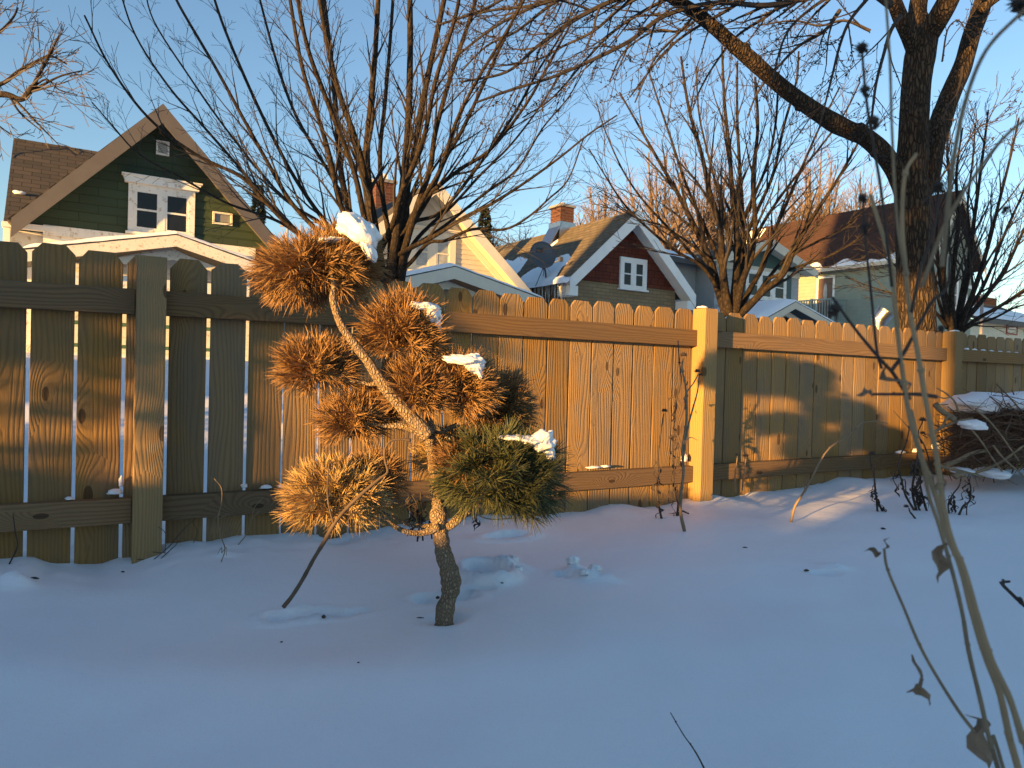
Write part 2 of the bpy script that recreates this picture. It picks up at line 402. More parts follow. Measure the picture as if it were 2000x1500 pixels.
g = MB(); g.v = vs; g.f = fs
tag(g.build('snow_ground', M['snow'], smooth=True), kind='structure')
# ------------------------------------------------------------------ fence
fence = empty('wooden_fence', FF.wor(0, 0, 0), FF.rot)
tag(fence, 'low wooden picket fence with clipped picket corners and square posts, crossing the snowy yard', 'fence')
def edges(xs, y): return [FF.P(x, y+(0 if x > 700 else 0))[0] for x in xs]
segA = [FF.P(x, 702+(x-53)*.07)[0] for x in (53,148,241,326,406,483,554,624,688,750,808,867,920,972,1020,1067,1110,1154,1196,1235,1275,1313,1352)]
p0 = segA[0]; segA = [p0-.30, p0-.15]+segA
lastB = segA[-1]
segC = [FF.P(x, 788)[0] for x in (1415,1448,1478,1506,1533.5,1561,1589,1616,1642,1666,1690,1714,1738,1761,1784,1805.5,1826,1846)]
segD = [segC[-1]+.155+.139*i for i in range(1, 22)]
bounds = [(segA[i], segA[i+1]) for i in range(len(segA)-1)]
bounds += [(lastB+.005, segC[0]-.002)]+[(segC[i], segC[i+1]) for i in range(len(segC)-1)]
bounds += [(segC[-1]+.004, segD[0])]+[(segD[i], segD[i+1]) for i in range(len(segD)-1)]
FT = [( -2,.405),(.2,.404),(.9,.40),(1.6,.385),(2.2,.378),(2.9,.388),(4.2,.386),(5.4,.39),(7,.40),(12,.40)]
def ftop(t):
    for i in range(len(FT)-1):
        if t <= FT[i+1][0]: a, b = FT[i], FT[i+1]; return a[1]+(b[1]-a[1])*(t-a[0])/(b[0]-a[0])
    return .40
for i, (a, b) in enumerate(bounds):
    tm = (a+b)/2
    gap = .013 if tm < .7 else (.010 if tm < 1.4 else .0075)
    gap *= U(.7, 1.35)
    x0, x1 = a+gap/2, b-gap/2
    if x1-x0 > .16: x0 = x1-.135
    top = ftop(tm)+H+U(-.006, .006); bot = prof(tm)-.12
    ch = U(.026, .034); cz = U(.030, .040)
    ln = U(-.0015, .0015); yo = U(0, .004)
    poly = [(x0, bot), (x1, bot), (x1+ln, top-cz), (x1-ch+ln, top), (x0+ch+ln, top+U(-.002, .002)), (x0+ln, top-cz*U(.9, 1.1))]
    mb = MB(); mb.prism(poly, .001+yo, .017+yo)
    mb.build('picket', M['picket'], fence, bevel=.0022)
tp1 = FF.P(292, 800, -.09)[0]; tp2 = FF.P(1374+9, 790, -.095)[0]; tp3 = FF.P(1869, 770, -.095)[0]; tp0 = tp1-2.62; tp4 = tp3+2.62
tp2 = FF.P(1384, 790, -.095)[0]
posts = [tp0, tp1, tp2, tp3, tp4]
for t, dz in zip(posts, (0, -.018, .0, .002, 0)):
    mb = MB(); pw = .0485
    zt = ftop(t)+H+dz; zb = prof(t)-.25
    mb.box(t-pw, t+pw, -.100, -.002, zb, zt)
    mb.build('post', M['post'], fence, bevel=.003)
for i in range(4):
    a, b = posts[i]+.050, posts[i+1]-.050
    if i == 3: b = posts[4]-.05
    for zc, hh in ((.270, .0), (-.497, 0)):
        zt = zc+H
        mb = MB(); n = 24
        vs_, fs_ = [], []
        sag = U(-.004, .004); tilt = U(-.003, .003)
        for k in range(n+1):
            x = a+(b-a)*k/n; dz = sag*math.sin(math.pi*k/n)+tilt*(k/n-.5)
            for (yy, zz) in ((-.042, zt-.093), (-.003, zt-.093), (-.003, zt), (-.042, zt-.001)): vs_.append((x, yy, zz+dz))
        for k in range(n):
            for j in range(4): fs_.append((k*4+j, k*4+(j+1)%4, (k+1)*4+(j+1)%4, (k+1)*4+j))
        fs_.append((0, 3, 2, 1)); fs_.append((n*4, n*4+1, n*4+2, n*4+3))
        mb.add(vs_, [f[::-1] for f in fs_]); mb.build('rail', M['rail'], fence, bevel=.003)
# little snow leftovers on rails and post tops
def snowbit(px, py, rx, rz, lab, y=-.022, ry=.016, ontop=None, grp='snow crumbs left on the fence'):
    x, z = FF.P(px, py, y)
    z += H*0
    mb = MB(); c = FF.wor(x, y, z); rt = Matrix.Rotation(FF.rot, 3, 'Z')
    blob(mb, c, rx, ry, rz, rt, .22, 3.5, 14, 9, seed=px*.01, flat=-.3)
    tag(mb.build('snow_patch', M['snow_cap'], base=c, smooth=True), lab, 'snow', grp)
snowbit(225, 962, .026, .014, 'small snow crumb on the lower rail left of the near post')
snowbit(236, 945, .007, .028, 'upright sliver of snow wedged between pickets left of the near post', -.008, .006)
snowbit(519, 952, .022, .010, 'snow crumb at the knot on the lower rail right of the near post')
snowbit(547, 951, .010, .008, 'tiny snow crumb just left of the dead pine clump on the lower rail')
snowbit(477, 950, .012, .010, 'snow crumb on the lower rail, third picket gap right of the near post')
snowbit(136, 974, .014, .007, 'thin snow crumb on the lower rail at the leftmost wide picket')
snowbit(1160, 913, .045, .008, 'thin strip of snow on the lower rail right of the green pine clump')
snowbit(1183, 911, .03, .008, 'second thin strip of snow on the lower rail right of the green pine clump')
snowbit(1337, 897, .020, .030, 'snow lump in the corner of the lower rail and the brightly lit middle post')
snowbit(301, 509, .022, .007, 'thin triangle of snow on top of the near left post', -.05, .03)
snowbit(1372, 601, .034, .010, 'flat snow pat on top of the middle post', -.05, .03)
snowbit(1864, 648, .040, .012, 'flat snow pat on top of the right post', -.05, .035)
for i, px in enumerate((1888, 1904, 1920, 1936, 1953, 1970, 1985)):
    snowbit(px, 683+(px-1888)*.08, .026, .013, 'snow crumb on the shaded upper rail past the right post, %s from the left' % ('first','second','third','fourth','fifth','sixth','seventh')[i])
snowbit(1758, 884, .060, .016, 'long snow strip on the lower rail behind the dead flower stalks')
snowbit(1790, 881, .045, .020, 'snow lump on the lower rail left of the thick dry stems')
snowbit(1830, 873, .070, .040, 'snow heap on the lower rail against the right post')
# ------------------------------------------------------------------ houses
def laps(mb, xl, xr, z0, z1, h, y=0.0, th=.014):
    """clapboards: each course leans out at its foot; xl(z), xr(z) bound the wall"""
    z = z0
    while z < z1-1e-4:
        zt = min(z+h, z1)
        a0, b0, a1, b1 = xl(z), xr(z), xl(zt), xr(zt)
        if b0-a0 < .02: break
        if b1 < a1: a1 = b1 = (a1+b1)/2
        mb.add([(a0,y-th,z),(b0,y-th,z),(b1,y-.001,zt),(a1,y-.001,zt),(a0,y+.02,z),(b0,y+.02,z)], [(0,1,2,3),(4,5,1,0)])
        z = zt
def lapsx(mb, x, y0, y1, z0, z1, h, th=.014, sgn=-1):
    z = z0
    while z < z1-1e-4:
        zt = min(z+h, z1)
        mb.add([(x+sgn*th,y0,z),(x+sgn*th,y1,z),(x+sgn*.001,y1,zt),(x+sgn*.001,y0,zt),(x-sgn*.02,y0,z),(x-sgn*.02,y1,z)], [(1,0,3,2),(0,1,5,4)] if sgn < 0 else [(0,1,2,3),(4,5,1,0)])
        z = zt
def window(root, x0, x1, z0, z1, ns, mat, y=0.0, tw=.11, header=.0, sill=True, split=True, mull=.10, glass='glass', sash=.035):
    """double-hung windows side by side in one casing; sub-parts: sashes and panes"""
    f = MB(); yo = y-.045
    f.box(x0, x0+tw, yo, y+.02, z0, z1); f.box(x1-tw, x1, yo, y+.02, z0, z1)
    f.box(x0+tw, x1-tw, yo+.002, y+.02, z1-tw, z1); f.box(x0+tw, x1-tw, yo+.002, y+.02, z0, z0+tw*.6)
    w_ = (x1-x0-2*tw-mull*(ns-1))/ns
    for i in range(1, ns):
        xa = x0+tw+w_*i+mull*(i-1); f.box(xa, xa+mull, yo+.004, y+.02, z0+tw*.6, z1-tw)
    if header:
        f.prism([(x0-.06, z1+.002), (x1+.06, z1+.002), (x1+.10, z1+header), (x0-.10, z1+header)], yo-.07, y+.02)
        f.box(x0-.12, x1+.12, yo-.10, y+.02, z1+header+.001, z1+header+.03)
    if sill: f.box(x0-.04, x1+.04, yo-.05, y+.02, z0-.045, z0-.002)
    fo = f.build('window', mat, root)
    for i in range(ns):
        xa = x0+tw+i*(w_+mull); xb = xa+w_; za, zb = z0+tw*.6, z1-tw; zm = (za+zb)/2
        s = MB(); d = sash; ys = y-.036
        s.box(xa, xa+d, ys, y+.03, za, zb); s.box(xb-d, xb, ys, y+.03, za, zb)
        s.box(xa+d, xb-d, ys+.001, y+.03, za, za+d); s.box(xa+d, xb-d, ys+.001, y+.03, zb-d, zb)
        if split: s.box(xa+d, xb-d, ys-.006, y+.03, zm-d*.5, zm+d*.5)
        s.build('sash', mat, fo)
        for (u, v) in (((za+d, zm-d*.5), (zm+d*.5, zb-d)) if split else ((za+d, zb-d),)):
            p = MB(); p.box(xa+d, xb-d, y-.026, y-.018, u, v); p.build('pane', M[glass], fo)
    return fo
def gable_roof(root, pk, le, re, yf, yb, mat, th=.10, name='roof', snow=None):
    mb = MB()
    mb.slab((le[0], yf, le[1]), (pk[0], yf, pk[1]), (pk[0], yb, pk[1]), (le[0], yb, le[1]), -th) if False else None
    for e in (le, re):
        n = Vector((-(pk[1]-e[1]), 0, pk[0]-e[0])).normalized()
        if n.z < 0: n = -n
        a = Vector((e[0], yf, e[1])); b = Vector((pk[0], yf, pk[1])); o = n*th
        b2 = Vector((pk[0], yf, pk[1]+th/abs(n.z)))
        vs = [a, b, b2, a+o]; vb = [v+Vector((0, yb-yf, 0)) for v in vs]
        mb.add(vs+vb, [(0,1,2,3),(7,6,5,4),(0,4,5,1),(1,5,6,2),(2,6,7,3),(3,7,4,0)])
    return mb.build(name, mat, root)
def rake(root, pk, e, yf, w, t, mat, name='rake_board', drop=.0, u=.125):
    """board along a gable slope; top edge on the line pk-e"""
    mb = MB(); mb.prism([(pk[0], pk[1]-drop+u), (pk[0], pk[1]-w-drop), (e[0], e[1]-w-drop), (e[0], e[1]-drop+u*.7)], yf, yf+t)
    return mb.build(name, mat, root)
def line(a, b):
    return lambda z: a[0]+(b[0]-a[0])*(z-a[1])/(b[1]-a[1])
def zh(h): return h
G0 = .75
for a in ((983,1098,.022,1,'upper snow chunk right of the deep footprint'),(1001,1110,.026,2,'larger snow chunk right of the deep footprint'),(1012,1122,.016,3,'lowest snow chunk right of the deep footprint'),
          (1118,1116,.026,4,'tallest left chunk of the churned snow under the dark chip'),(1140,1132,.02,5,'lower middle chunk of the churned snow'),(1162,1127,.022,6,'right chunk of the churned snow under the dark chip'),(1100,1130,.014,7,'small leftmost chunk of the churned snow')): chunk(*a)
# --- green house -------------------------------------------------
GH = empty('green_house', HF.wor(0, 0, 0), HF.rot)
tag(GH, 'house at the left with dark green shingled gable, wide brown eaves and white lower wall', 'house')
pk = HF.P(318, 216, -.45); le = HF.P(22, 436, -.45); re = HF.P(548, 488, -.45)
# make it symmetrical about the peak
half = ((pk[0]-le[0])+(re[0]-pk[0]))/2; ez = (le[1]+re[1])/2
print('GH pk', pk, 'le', le, 're', re)
yF = -.45; L = 8.0
gable_roof(GH, pk, le, re, yF, L, M['roof_side'], .09)
rake(GH, (pk[0], pk[1]+.0), le, yF-.03, .24, .03, M['rake_brown']); rake(GH, (pk[0], pk[1]), re, yF-.03, .24, .03, M['rake_brown'])
mb = MB()
for e in (le, re):                       # wide soffit under the overhang
    dx = 1 if e[0] > pk[0] else -1
    mb.prism([(pk[0], pk[1]-.03), (pk[0], pk[1]-.08), (e[0], e[1]-.08), (e[0], e[1]-.03)], yF, 0.02)
mb.build('soffit', M['rake_brown'], GH)
sl_l = line((pk[0], pk[1]-.07), (le[0], le[1]-.07)); sl_r = line((pk[0], pk[1]-.07), (re[0], re[1]-.07))
zb = HF.P(70, 437)[1]; zb2 = HF.P(520, 487)[1]; zb = (zb+zb2)/2
mb = MB(); mb.prism([(sl_l(zb), zb), (pk[0], pk[1]-.07), (sl_r(zb), zb)], 0.0, .05)
laps(mb, sl_l, sl_r, zb, pk[1]-.1, .165, -.001, .012)
mb.build('shingled_gable_wall', M['green_shake'], GH)
wl, wr = le[0]+.45, re[0]-.40
mb = MB(); mb.box(wl, wr, .03, L-.4, 0, zb-.002); laps(mb, lambda z: wl, lambda z: wr, 0.0, zb-.18, .15, .029, .012)
mb.box(wl, wr, -.03, .03, zb-.178, zb-.004)
mb.build('lower_wall', M['white_paint'], GH)
a = HF.P(247, 357); b = HF.P(384, 480); 
x0 = HF.P(250, 400)[0]; x1 = HF.P(380, 400)[0]; z1 = HF.P(250, 357)[1]; z0 = HF.P(252, 452)[1]
window(GH, x0, x1, z0, z1, 2, M['white_paint'], -.012, .115, .13, True, True, .11)
x0, z1 = HF.P(305, 274); x1, z0 = HF.P(330, 306)
v = MB(); v.box(x0, x1, -.05, .0, z0, z0+.03); v.box(x0, x1, -.05, .0, z1-.03, z1); v.box(x0, x0+.03, -.05, .0, z0+.03, z1-.03); v.box(x1-.03, x1, -.05, .0, z0+.03, z1-.03)
k = 7
for i in range(k):
    z = z0+.03+(z1-z0-.06)*i/k
    v.add([(x0+.03,-.045,z+.004),(x1-.03,-.045,z+.004),(x1-.03,-.012,z+.04),(x0+.03,-.012,z+.04)], [(0,1,2,3)])
v.build('louvered_vent', M['white_trim'], GH)
x0, z1 = HF.P(415, 413); x1, z0 = HF.P(453, 442)
v = MB(); d = .035
v.box(x0, x1, -.05, 0, z0, z0+d); v.box(x0, x1, -.05, 0, z1-d, z1); v.box(x0, x0+d, -.05, 0, z0+d, z1-d); v.box(x1-d, x1, -.05, 0, z0+d, z1-d)
fo = v.build('weathered_frame', M['peel'], GH); v = MB(); v.box(x0+d, x1-d, -.02, -.001, z0+d, z1-d); v.build('weathered_panel', M['pole'], fo)
# cross wing on the left
y1 = 3.0
xw0, zr = HF.P(20, 268, y1); xe, ze = HF.P(15, 432, .1)
xr = pk[0]-.2
print('wing', xw0, zr, xe, ze)
xw = (xw0+xe)/2
mb = MB()
vs = [Vector((xw, .1, ze)), Vector((xr, .1, ze)), Vector((xr, y1, zr)), Vector((xw, y1, zr))]
vb = [v+Vector((0, .03, -.10)) for v in vs]
mb.add(vs+vb, [(0,1,2,3),(7,6,5,4),(0,4,5,1),(1,5,6,2),(2,6,7,3),(3,7,4,0)])
vs = [Vector((xw, y1, zr)), Vector((xr, y1, zr)), Vector((xr, 2*y1, ze)), Vector((xw, 2*y1, ze))]; vb = [v+Vector((0, -.03, -.10)) for v in vs]
mb.add(vs+vb, [(0,1,2,3),(7,6,5,4),(0,4,5,1),(1,5,6,2),(2,6,7,3),(3,7,4,0)])
mb.build('wing_roof', M['roof_dark'], GH)
mb = MB(); mb.box(xw+.05, wl+.5, .25, 2*y1-.2, 0, ze-.12); mb.prismx([(.25, ze-.13), (y1, zr-.13), (2*y1-.2, ze-.13)], xw+.05, xw+.2)
mb.build('wing_wall', M['white_paint'], GH)
mb = MB(); mb.box(xw+.0, xw+.10, -.02, .24, ze-.95, ze-.13); mb.box(xw-.02, wl+.2, -.06, .09, ze-.125, ze-.03); mb.build('gutter_box', M['white_trim'], GH)
cc = Vector((HF.P(38, 378, .9)[0], .95, 0)); 
c = HF.wor(cc.x, .95, ze+(zr-ze)*(.85/2.9)+.03)
mb = MB(); blob(mb, c, .10, .05, .05, Matrix.Rotation(HF.rot, 3, 'Z'), .2, 3, 12, 8, 3)
tag(mb.build('snow_patch', M['snow_cap'], base=c, smooth=True), 'lone snow lump on the dark shingled wing roof of the green house', 'snow')
def porch(root, ppx, lpx, rpx, yf, depth, trim, roofm, postx=(), wallmat=None, snowlab=None, fw=.20, gablem=None, beam=None, slope_depth=None):
    p = HF.P(*ppx, yf); l = HF.P(*lpx, yf); r = HF.P(*rpx, yf)
    gable_roof(root, p, l, r, yf+.0, yf+depth, roofm, .06, 'porch_roof')
    rake(root, p, l, yf-.03, fw, .03, trim, 'porch_rake_board', 0, .03); rake(root, p, r, yf-.03, fw, .03, trim, 'porch_rake_board', 0, .03)
    k = fw+.02
    mb = MB(); i = .30
    li = (l[0]+i, l[1]-k); ri = (r[0]-i, r[1]-k); pi_ = (p[0], p[1]-k)
    mb.prism([pi_, li, (li[0]+.1, li[1]-.02), (p[0], p[1]-k-.16), (ri[0]-.1, ri[1]-.02), ri], yf+.30, yf+.36)
    mb.build('porch_inner_rake', trim, root)
    mb = MB(); mb.prism([(p[0], p[1]-.07), li, ri], yf+.75, yf+.80)
    mb.build('porch_gable', gablem or trim, root)
    zb_ = min(li[1], ri[1])
    mb = MB(); mb.box(l[0]+.3, r[0]-.3, yf+.35, yf+.55, zb_-.22, zb_-.02); mb.build('porch_beam', beam or trim, root)
    for x in postx:
        q = MB(); q.box(x-.07, x+.07, yf+.38, yf+.52, G0-.5, zb_-.221); q.build('porch_post', trim, root)
    # snow on the roof
    mb = MB(); n = 26; vs = []; fs = []
    for s_, e in ((0, l), (1, r)):
        b0 = len(mb.v); vs = []; fs = []
        for a_ in range(n+1):
            f = a_/n
            for b_ in range(9):
                g_ = b_/8
                x = p[0]+(e[0]-p[0])*f; z = p[1]+(e[1]-p[1])*f; y = yf-.015+depth*g_*.98
                th = .085*(1-.8*max(0, 1-min(f, 1-f)*18)*(1 if f > .5 else 0))*(1-.7*(b_ == 0))
                vs.append((x, y, z+.062+th+.02*noise.noise(Vector((x*3, y*3, 2)))+.006*noise.noise(Vector((x*16, y*9, 2)))))
        for a_ in range(n):
            for b_ in range(8): q = a_*9+b_; fs.append((q, q+9, q+10, q+1) if s_ == 0 else (q, q+1, q+10, q+9))
        m_ = len(vs)
        for a_ in range(n+1):                                     # front lip
            f = a_/n; x = p[0]+(e[0]-p[0])*f; z = p[1]+(e[1]-p[1])*f; vs.append((x, yf-.02, z+.055-.012*abs(noise.noise(Vector((x*9, 0, 5))))))
        for a_ in range(n): fs.append((a_*9, m_+a_, m_+a_+1, (a_+1)*9) if s_ == 0 else (a_*9, (a_+1)*9, m_+a_+1, m_+a_))
        mb.add(vs, fs)
    w0 = root.location
    mb.v = [tuple(HF.wor(*v)) for v in mb.v]
    tag(mb.build('roof_snow', M['snow_cap'], base=HF.wor(p[0], yf+depth/2, p[1]), smooth=True), snowlab, 'snow')
    return p, l, r
p, l, r = porch(GH, (345, 463), (40, 492), (530, 528), -2.2, 2.2, M['peel'], M['dark_trim'], (), None, 'thin snow sheet on the low porch roof of the green house', .16, M['white_paint'], M['white_paint'])
for x in (l[0]+.5, p[0]-1.5, p[0]+.3, r[0]-.5):
    q = MB(); q.box(x-.06, x+.06, -1.82, -1.70, G0-.5, r[1]-.45); q.build('porch_post', M['green_paint'], GH)
mb = MB(); z = G0+.55; mb.box(l[0]+.4, r[0]-.4, -1.86, -1.72, z+.02, z+.08); mb.box(l[0]+.4, r[0]-.4, -1.84, -1.76, z-.35, z-.29)
mb.build('porch_railing', M['green_paint'], GH)
mb = MB(); mb.box(l[0]+.4, r[0]-.4, -1.95, .02, .3, z-.45); mb.build('porch_floor', M['white_paint'], GH)
# --- beige house ------------------------------------------------
BH = empty('beige_house', HF.wor(0, 0, 0), HF.rot)
tag(BH, 'beige clapboard house with cream eaves and twin window, directly behind the dead pine', 'house')
yF = -.45
pk = HF.P(852, 362, yF); re = HF.P(1040, 580, yF); hw = re[0]-pk[0]; le = (pk[0]-hw, re[1])
print('BH', pk, re, le)
gable_roof(BH, pk, le, re, yF, 9, M['roof_side'], .09)
rake(BH, pk, le, yF-.03, .20, .03, M['cream_trim']); rake(BH, pk, re, yF-.03, .20, .03, M['cream_trim'])
mb = MB()
for e in (le, re): mb.prism([(pk[0], pk[1]-.03), (pk[0], pk[1]-.08), (e[0], e[1]-.08), (e[0], e[1]-.03)], yF, .02)
mb.build('soffit', M['cream'], BH)
mb = MB()
for e in (le, re): mb.prism([(pk[0], pk[1]-.09), (pk[0], pk[1]-.27), (e[0], e[1]-.27), (e[0], e[1]-.09)], -.03, .0)
mb.build('frieze_board', M['cream_trim'], BH)
l_ = line((pk[0], pk[1]-.15), (le[0], le[1]-.15)); r_ = line((pk[0], pk[1]-.15), (re[0], re[1]-.15))
mb = MB(); zb = re[1]-.1; mb.prism([(l_(zb), zb), (pk[0], pk[1]-.15), (r_(zb), zb)], 0, .05); laps(mb, l_, r_, zb, pk[1]-.2, .115, -.001, .013)
mb.build('clapboard_gable_wall', M['beige'], BH)
mb = MB(); mb.box(le[0]+.5, re[0]-.5, .03, 8.6, 0, zb-.002); laps(mb, lambda z: le[0]+.5, lambda z: re[0]-.5, 0, zb-.01, .115, .029, .013); mb.build('lower_wall', M['beige'], BH)
x0 = HF.P(797, 490)[0]; x1 = HF.P(888, 490)[0]; z1 = HF.P(800, 445)[1]; z0 = HF.P(800, 527)[1]
window(BH, x0, x1, z0, z1, 2, M['cream_trim'], -.014, .16, .03, True, True, .20, 'curtain')
mb = MB(); ch = HF.P(745, 380, 3.5); cw = .28
mb.box(ch[0]-cw, ch[0]+cw, 3.2, 3.8, le[1], HF.P(745, 361, 3.5)[1]); c_ = mb.build('chimney', M['red_brick'], BH)
zt = HF.P(745, 361, 3.5)[1]; q = MB(); q.box(ch[0]-cw-.05, ch[0]+cw+.05, 3.15, 3.85, zt+.002, zt+.09); q.build('cap', M['pole'], c_)
q = MB(); q.box(ch[0]-.12, ch[0]+.12, 3.35, 3.6, zt+.092, zt+.28); q.build('flue', M['white_trim'], c_)
p, l, r = porch(BH, (888, 524), (735, 556), (1060, 587), -2.2, 2.2, M['cream_trim'], M['dark_trim'], (), None, 'thin snow strip on the low porch roof of the beige house', .22, M['beige'], M['cream'])
for x, s_ in ((p[0]-.28, -1), (p[0]+.15, 1)):
    mb = MB(); zz = p[1]-.50
    mb.tube([Vector((x, -1.6, zz-.8)), Vector((x, -1.6, zz)), Vector((x+.16*s_*.6, -1.6, zz+.14))], [.05]*3, 6); mb.build('curved_bracket', M['cream_trim'], BH)
# --- brick-and-shake house --------------------------------------
RH = empty('red_gable_house', HF.wor(0, 0, 0), HF.rot)
tag(RH, 'small house with dark red shingled gable over tan brick and a satellite dish', 'house')
yF = -.5
pk = HF.P(1246, 420, yF); le = HF.P(1112, 549, yF); re = HF.P(1358, 582, yF)
hw = ((pk[0]-le[0])+(re[0]-pk[0]))/2
print('RH', pk, le, re)
LB = 7.6
gable_roof(RH, pk, le, re, yF, LB, M['roof_tan'], .10)
rake(RH, pk, le, yF-.03, .26, .03, M['white_trim']); rake(RH, pk, re, yF-.03, .26, .03, M['white_trim'])
mb = MB()
for e in (le, re): mb.prism([(pk[0], pk[1]-.03), (pk[0], pk[1]-.08), (e[0], e[1]-.08), (e[0], e[1]-.03)], yF, .02)
for e, s_ in ((le, 1), (re, -1)): mb.box(min(e[0], e[0]+.3*s_), max(e[0], e[0]+.3*s_), yF+.01, .0, e[1]-.36, e[1]-.10)
mb.build('soffit', M['white_trim'], RH)
zb = (HF.P(1124, 547)[1]+HF.P(1325, 567)[1])/2
l_ = line((pk[0], pk[1]-.07), (le[0], le[1]-.07)); r_ = line((pk[0], pk[1]-.07), (re[0], re[1]-.07))
mb = MB(); mb.prism([(l_(zb), zb), (pk[0], pk[1]-.07), (r_(zb), zb)], 0, .05); laps(mb, l_, r_, zb, pk[1]-.12, .2, -.001, .016)
mb.build('shingled_gable_wall', M['red_shake'], RH)
mb = MB(); mb.box(le[0]+.3, re[0]-.3, .02, LB-.3, 0, zb-.003); mb.build('brick_wall', M['tan_brick'], RH)
x0 = HF.P(1209, 530)[0]; x1 = HF.P(1261, 530)[0]; z1 = HF.P(1210, 501)[1]; z0 = HF.P(1208, 562)[1]
window(RH, x0, x1, z0, z1, 2, M['white_trim'], -.018, .12, 0, True, True, .13)
def roofz(x, pk, le): return pk[1]+(le[1]-pk[1])*(x-pk[0])/(le[0]-pk[0])
# chimney on the ridge
yc, _ = HF.PX(1105, 440, pk[0]); xc = pk[0]-.15
zt = HF.PX(1105, 409, pk[0])[1]
mb = MB(); mb.box(xc-.26, xc+.26, yc-.26, yc+.26, pk[1]-.3, zt); c_ = mb.build('chimney', M['red_brick'], RH)
q = MB(); q.box(xc-.31, xc+.31, yc-.31, yc+.31, zt+.002, zt+.07); q.tube([Vector((xc, yc, zt+.07)), Vector((xc, yc, zt+.18))], [.09, .09], 8); q.build('cap', M['pole'], c_)
q = MB(); q.box(xc-.30, xc+.30, yc-.30, yc+.30, pk[1]-.3, pk[1]+.28)
q.slab((xc-.75, yc-.3, roofz(xc-.75, pk, le)+.14), (xc-.2, yc-.3, pk[1]+.30), (xc-.2, yc+.3, pk[1]+.30), (xc-.75, yc+.3, roofz(xc-.75, pk, le)+.14), .03)
q.build('flashing', M['metal'], c_)
# raised dormer section of the left slope (a shallow dogleg in the roof)
xd = le[0]; x_t = pk[0]-.9
# satellite dish
def roof_pt(px, py, yguess=2.0):          # hit of the ray with the left roof slope
    ux = Vector((pk[0]-le[0], 0, pk[1]-le[1])); n = Vector((-ux.z, 0, ux.x)).normalized()
    P0 = Vector((le[0], 0, le[1]))+n*.10
    d = ray(px, py); dl = Vector((d.dot(HF.e), d.dot(HF.n), d.z)); o = HF.loc(CAMP)
    t = (P0-o).dot(n)/dl.dot(n); return o+dl*t, n, ux.normalized()
q, nn, ux = roof_pt(1067, 547)
dd = HF.loc(CAMP)-q; 
D = MB(); top = q+Vector((-.20, -.05, .62))
D.tube([q, q+Vector((-.05, 0, .28)), top+Vector((0, .06, -.15))], [.028]*3, 6)
D.tube([q+Vector((-.35, 0, -.2)), q+Vector((-.1, 0, .35))], [.012]*2, 4); D.tube([q+Vector((.1, .3, .1)), q+Vector((-.1, 0, .35))], [.012]*2, 4)
D.tube([top+Vector((0, 0, -.32)), top+Vector((.30, -.42, -.12))], [.015]*2, 4); D.box(top.x+.26, top.x+.36, top.y-.48, top.y-.40, top.z-.16, top.z-.04)
dish_o = D.build('satellite_dish', M['dish'], RH)
D = MB(); ax = Vector((-.35, -1, .35)).normalized(); a1 = ax.orthogonal().normalized(); a1 = Vector((1, -.35, 0)).normalized(); a2 = ax.cross(a1).normalized()
vs, fs = [], []; nr, na = 6, 24
for side in (0, 1):
    for i in range(nr+1):
        r0 = i/nr
        for j in range(na):
            an = 2*math.pi*j/na
            vs.append(top+(a1*math.cos(an)*.36+a2*math.sin(an)*.40)*r0+ax*(.09*r0*r0-.012*side))
for side in (0, 1):
    b0 = side*(nr+1)*na
    for i in range(nr):
        for j in range(na):
            f = (b0+i*na+j, b0+i*na+(j+1)%na, b0+(i+1)*na+(j+1)%na, b0+(i+1)*na+j); fs.append(f if side == 0 else f[::-1])
for j in range(na): fs.append((nr*na+j, nr*na+(j+1)%na, (nr+1)*na+nr*na+(j+1)%na, (nr+1)*na+nr*na+j))
D.add(vs, fs); D.build('reflector', M['dish'], dish_o, smooth=True)
# mark on the dish: a little angular emblem
D = MB(); mk = top+ax*.035+a2*.16-a1*.02
def stroke(p, q_, w=.014): 
    D.tube([mk+a1*p[0]+a2*p[1]+ax*(.0), mk+a1*q_[0]+a2*q_[1]+ax*(.0)], [w, w], 4)
for a_, b_ in (((-.12,.06),(-.02,.06)),((-.12,.06),(-.12,-.05)),((-.12,-.05),(-.05,-.01)),((-.02,.06),(.01,-.05)),((.03,.06),(.03,-.03)),((.03,-.03),(.0,-.06)),((.03,.06),(.09,.06))): stroke(a_, b_)
D.build('emblem', M['dark_trim'], dish_o)
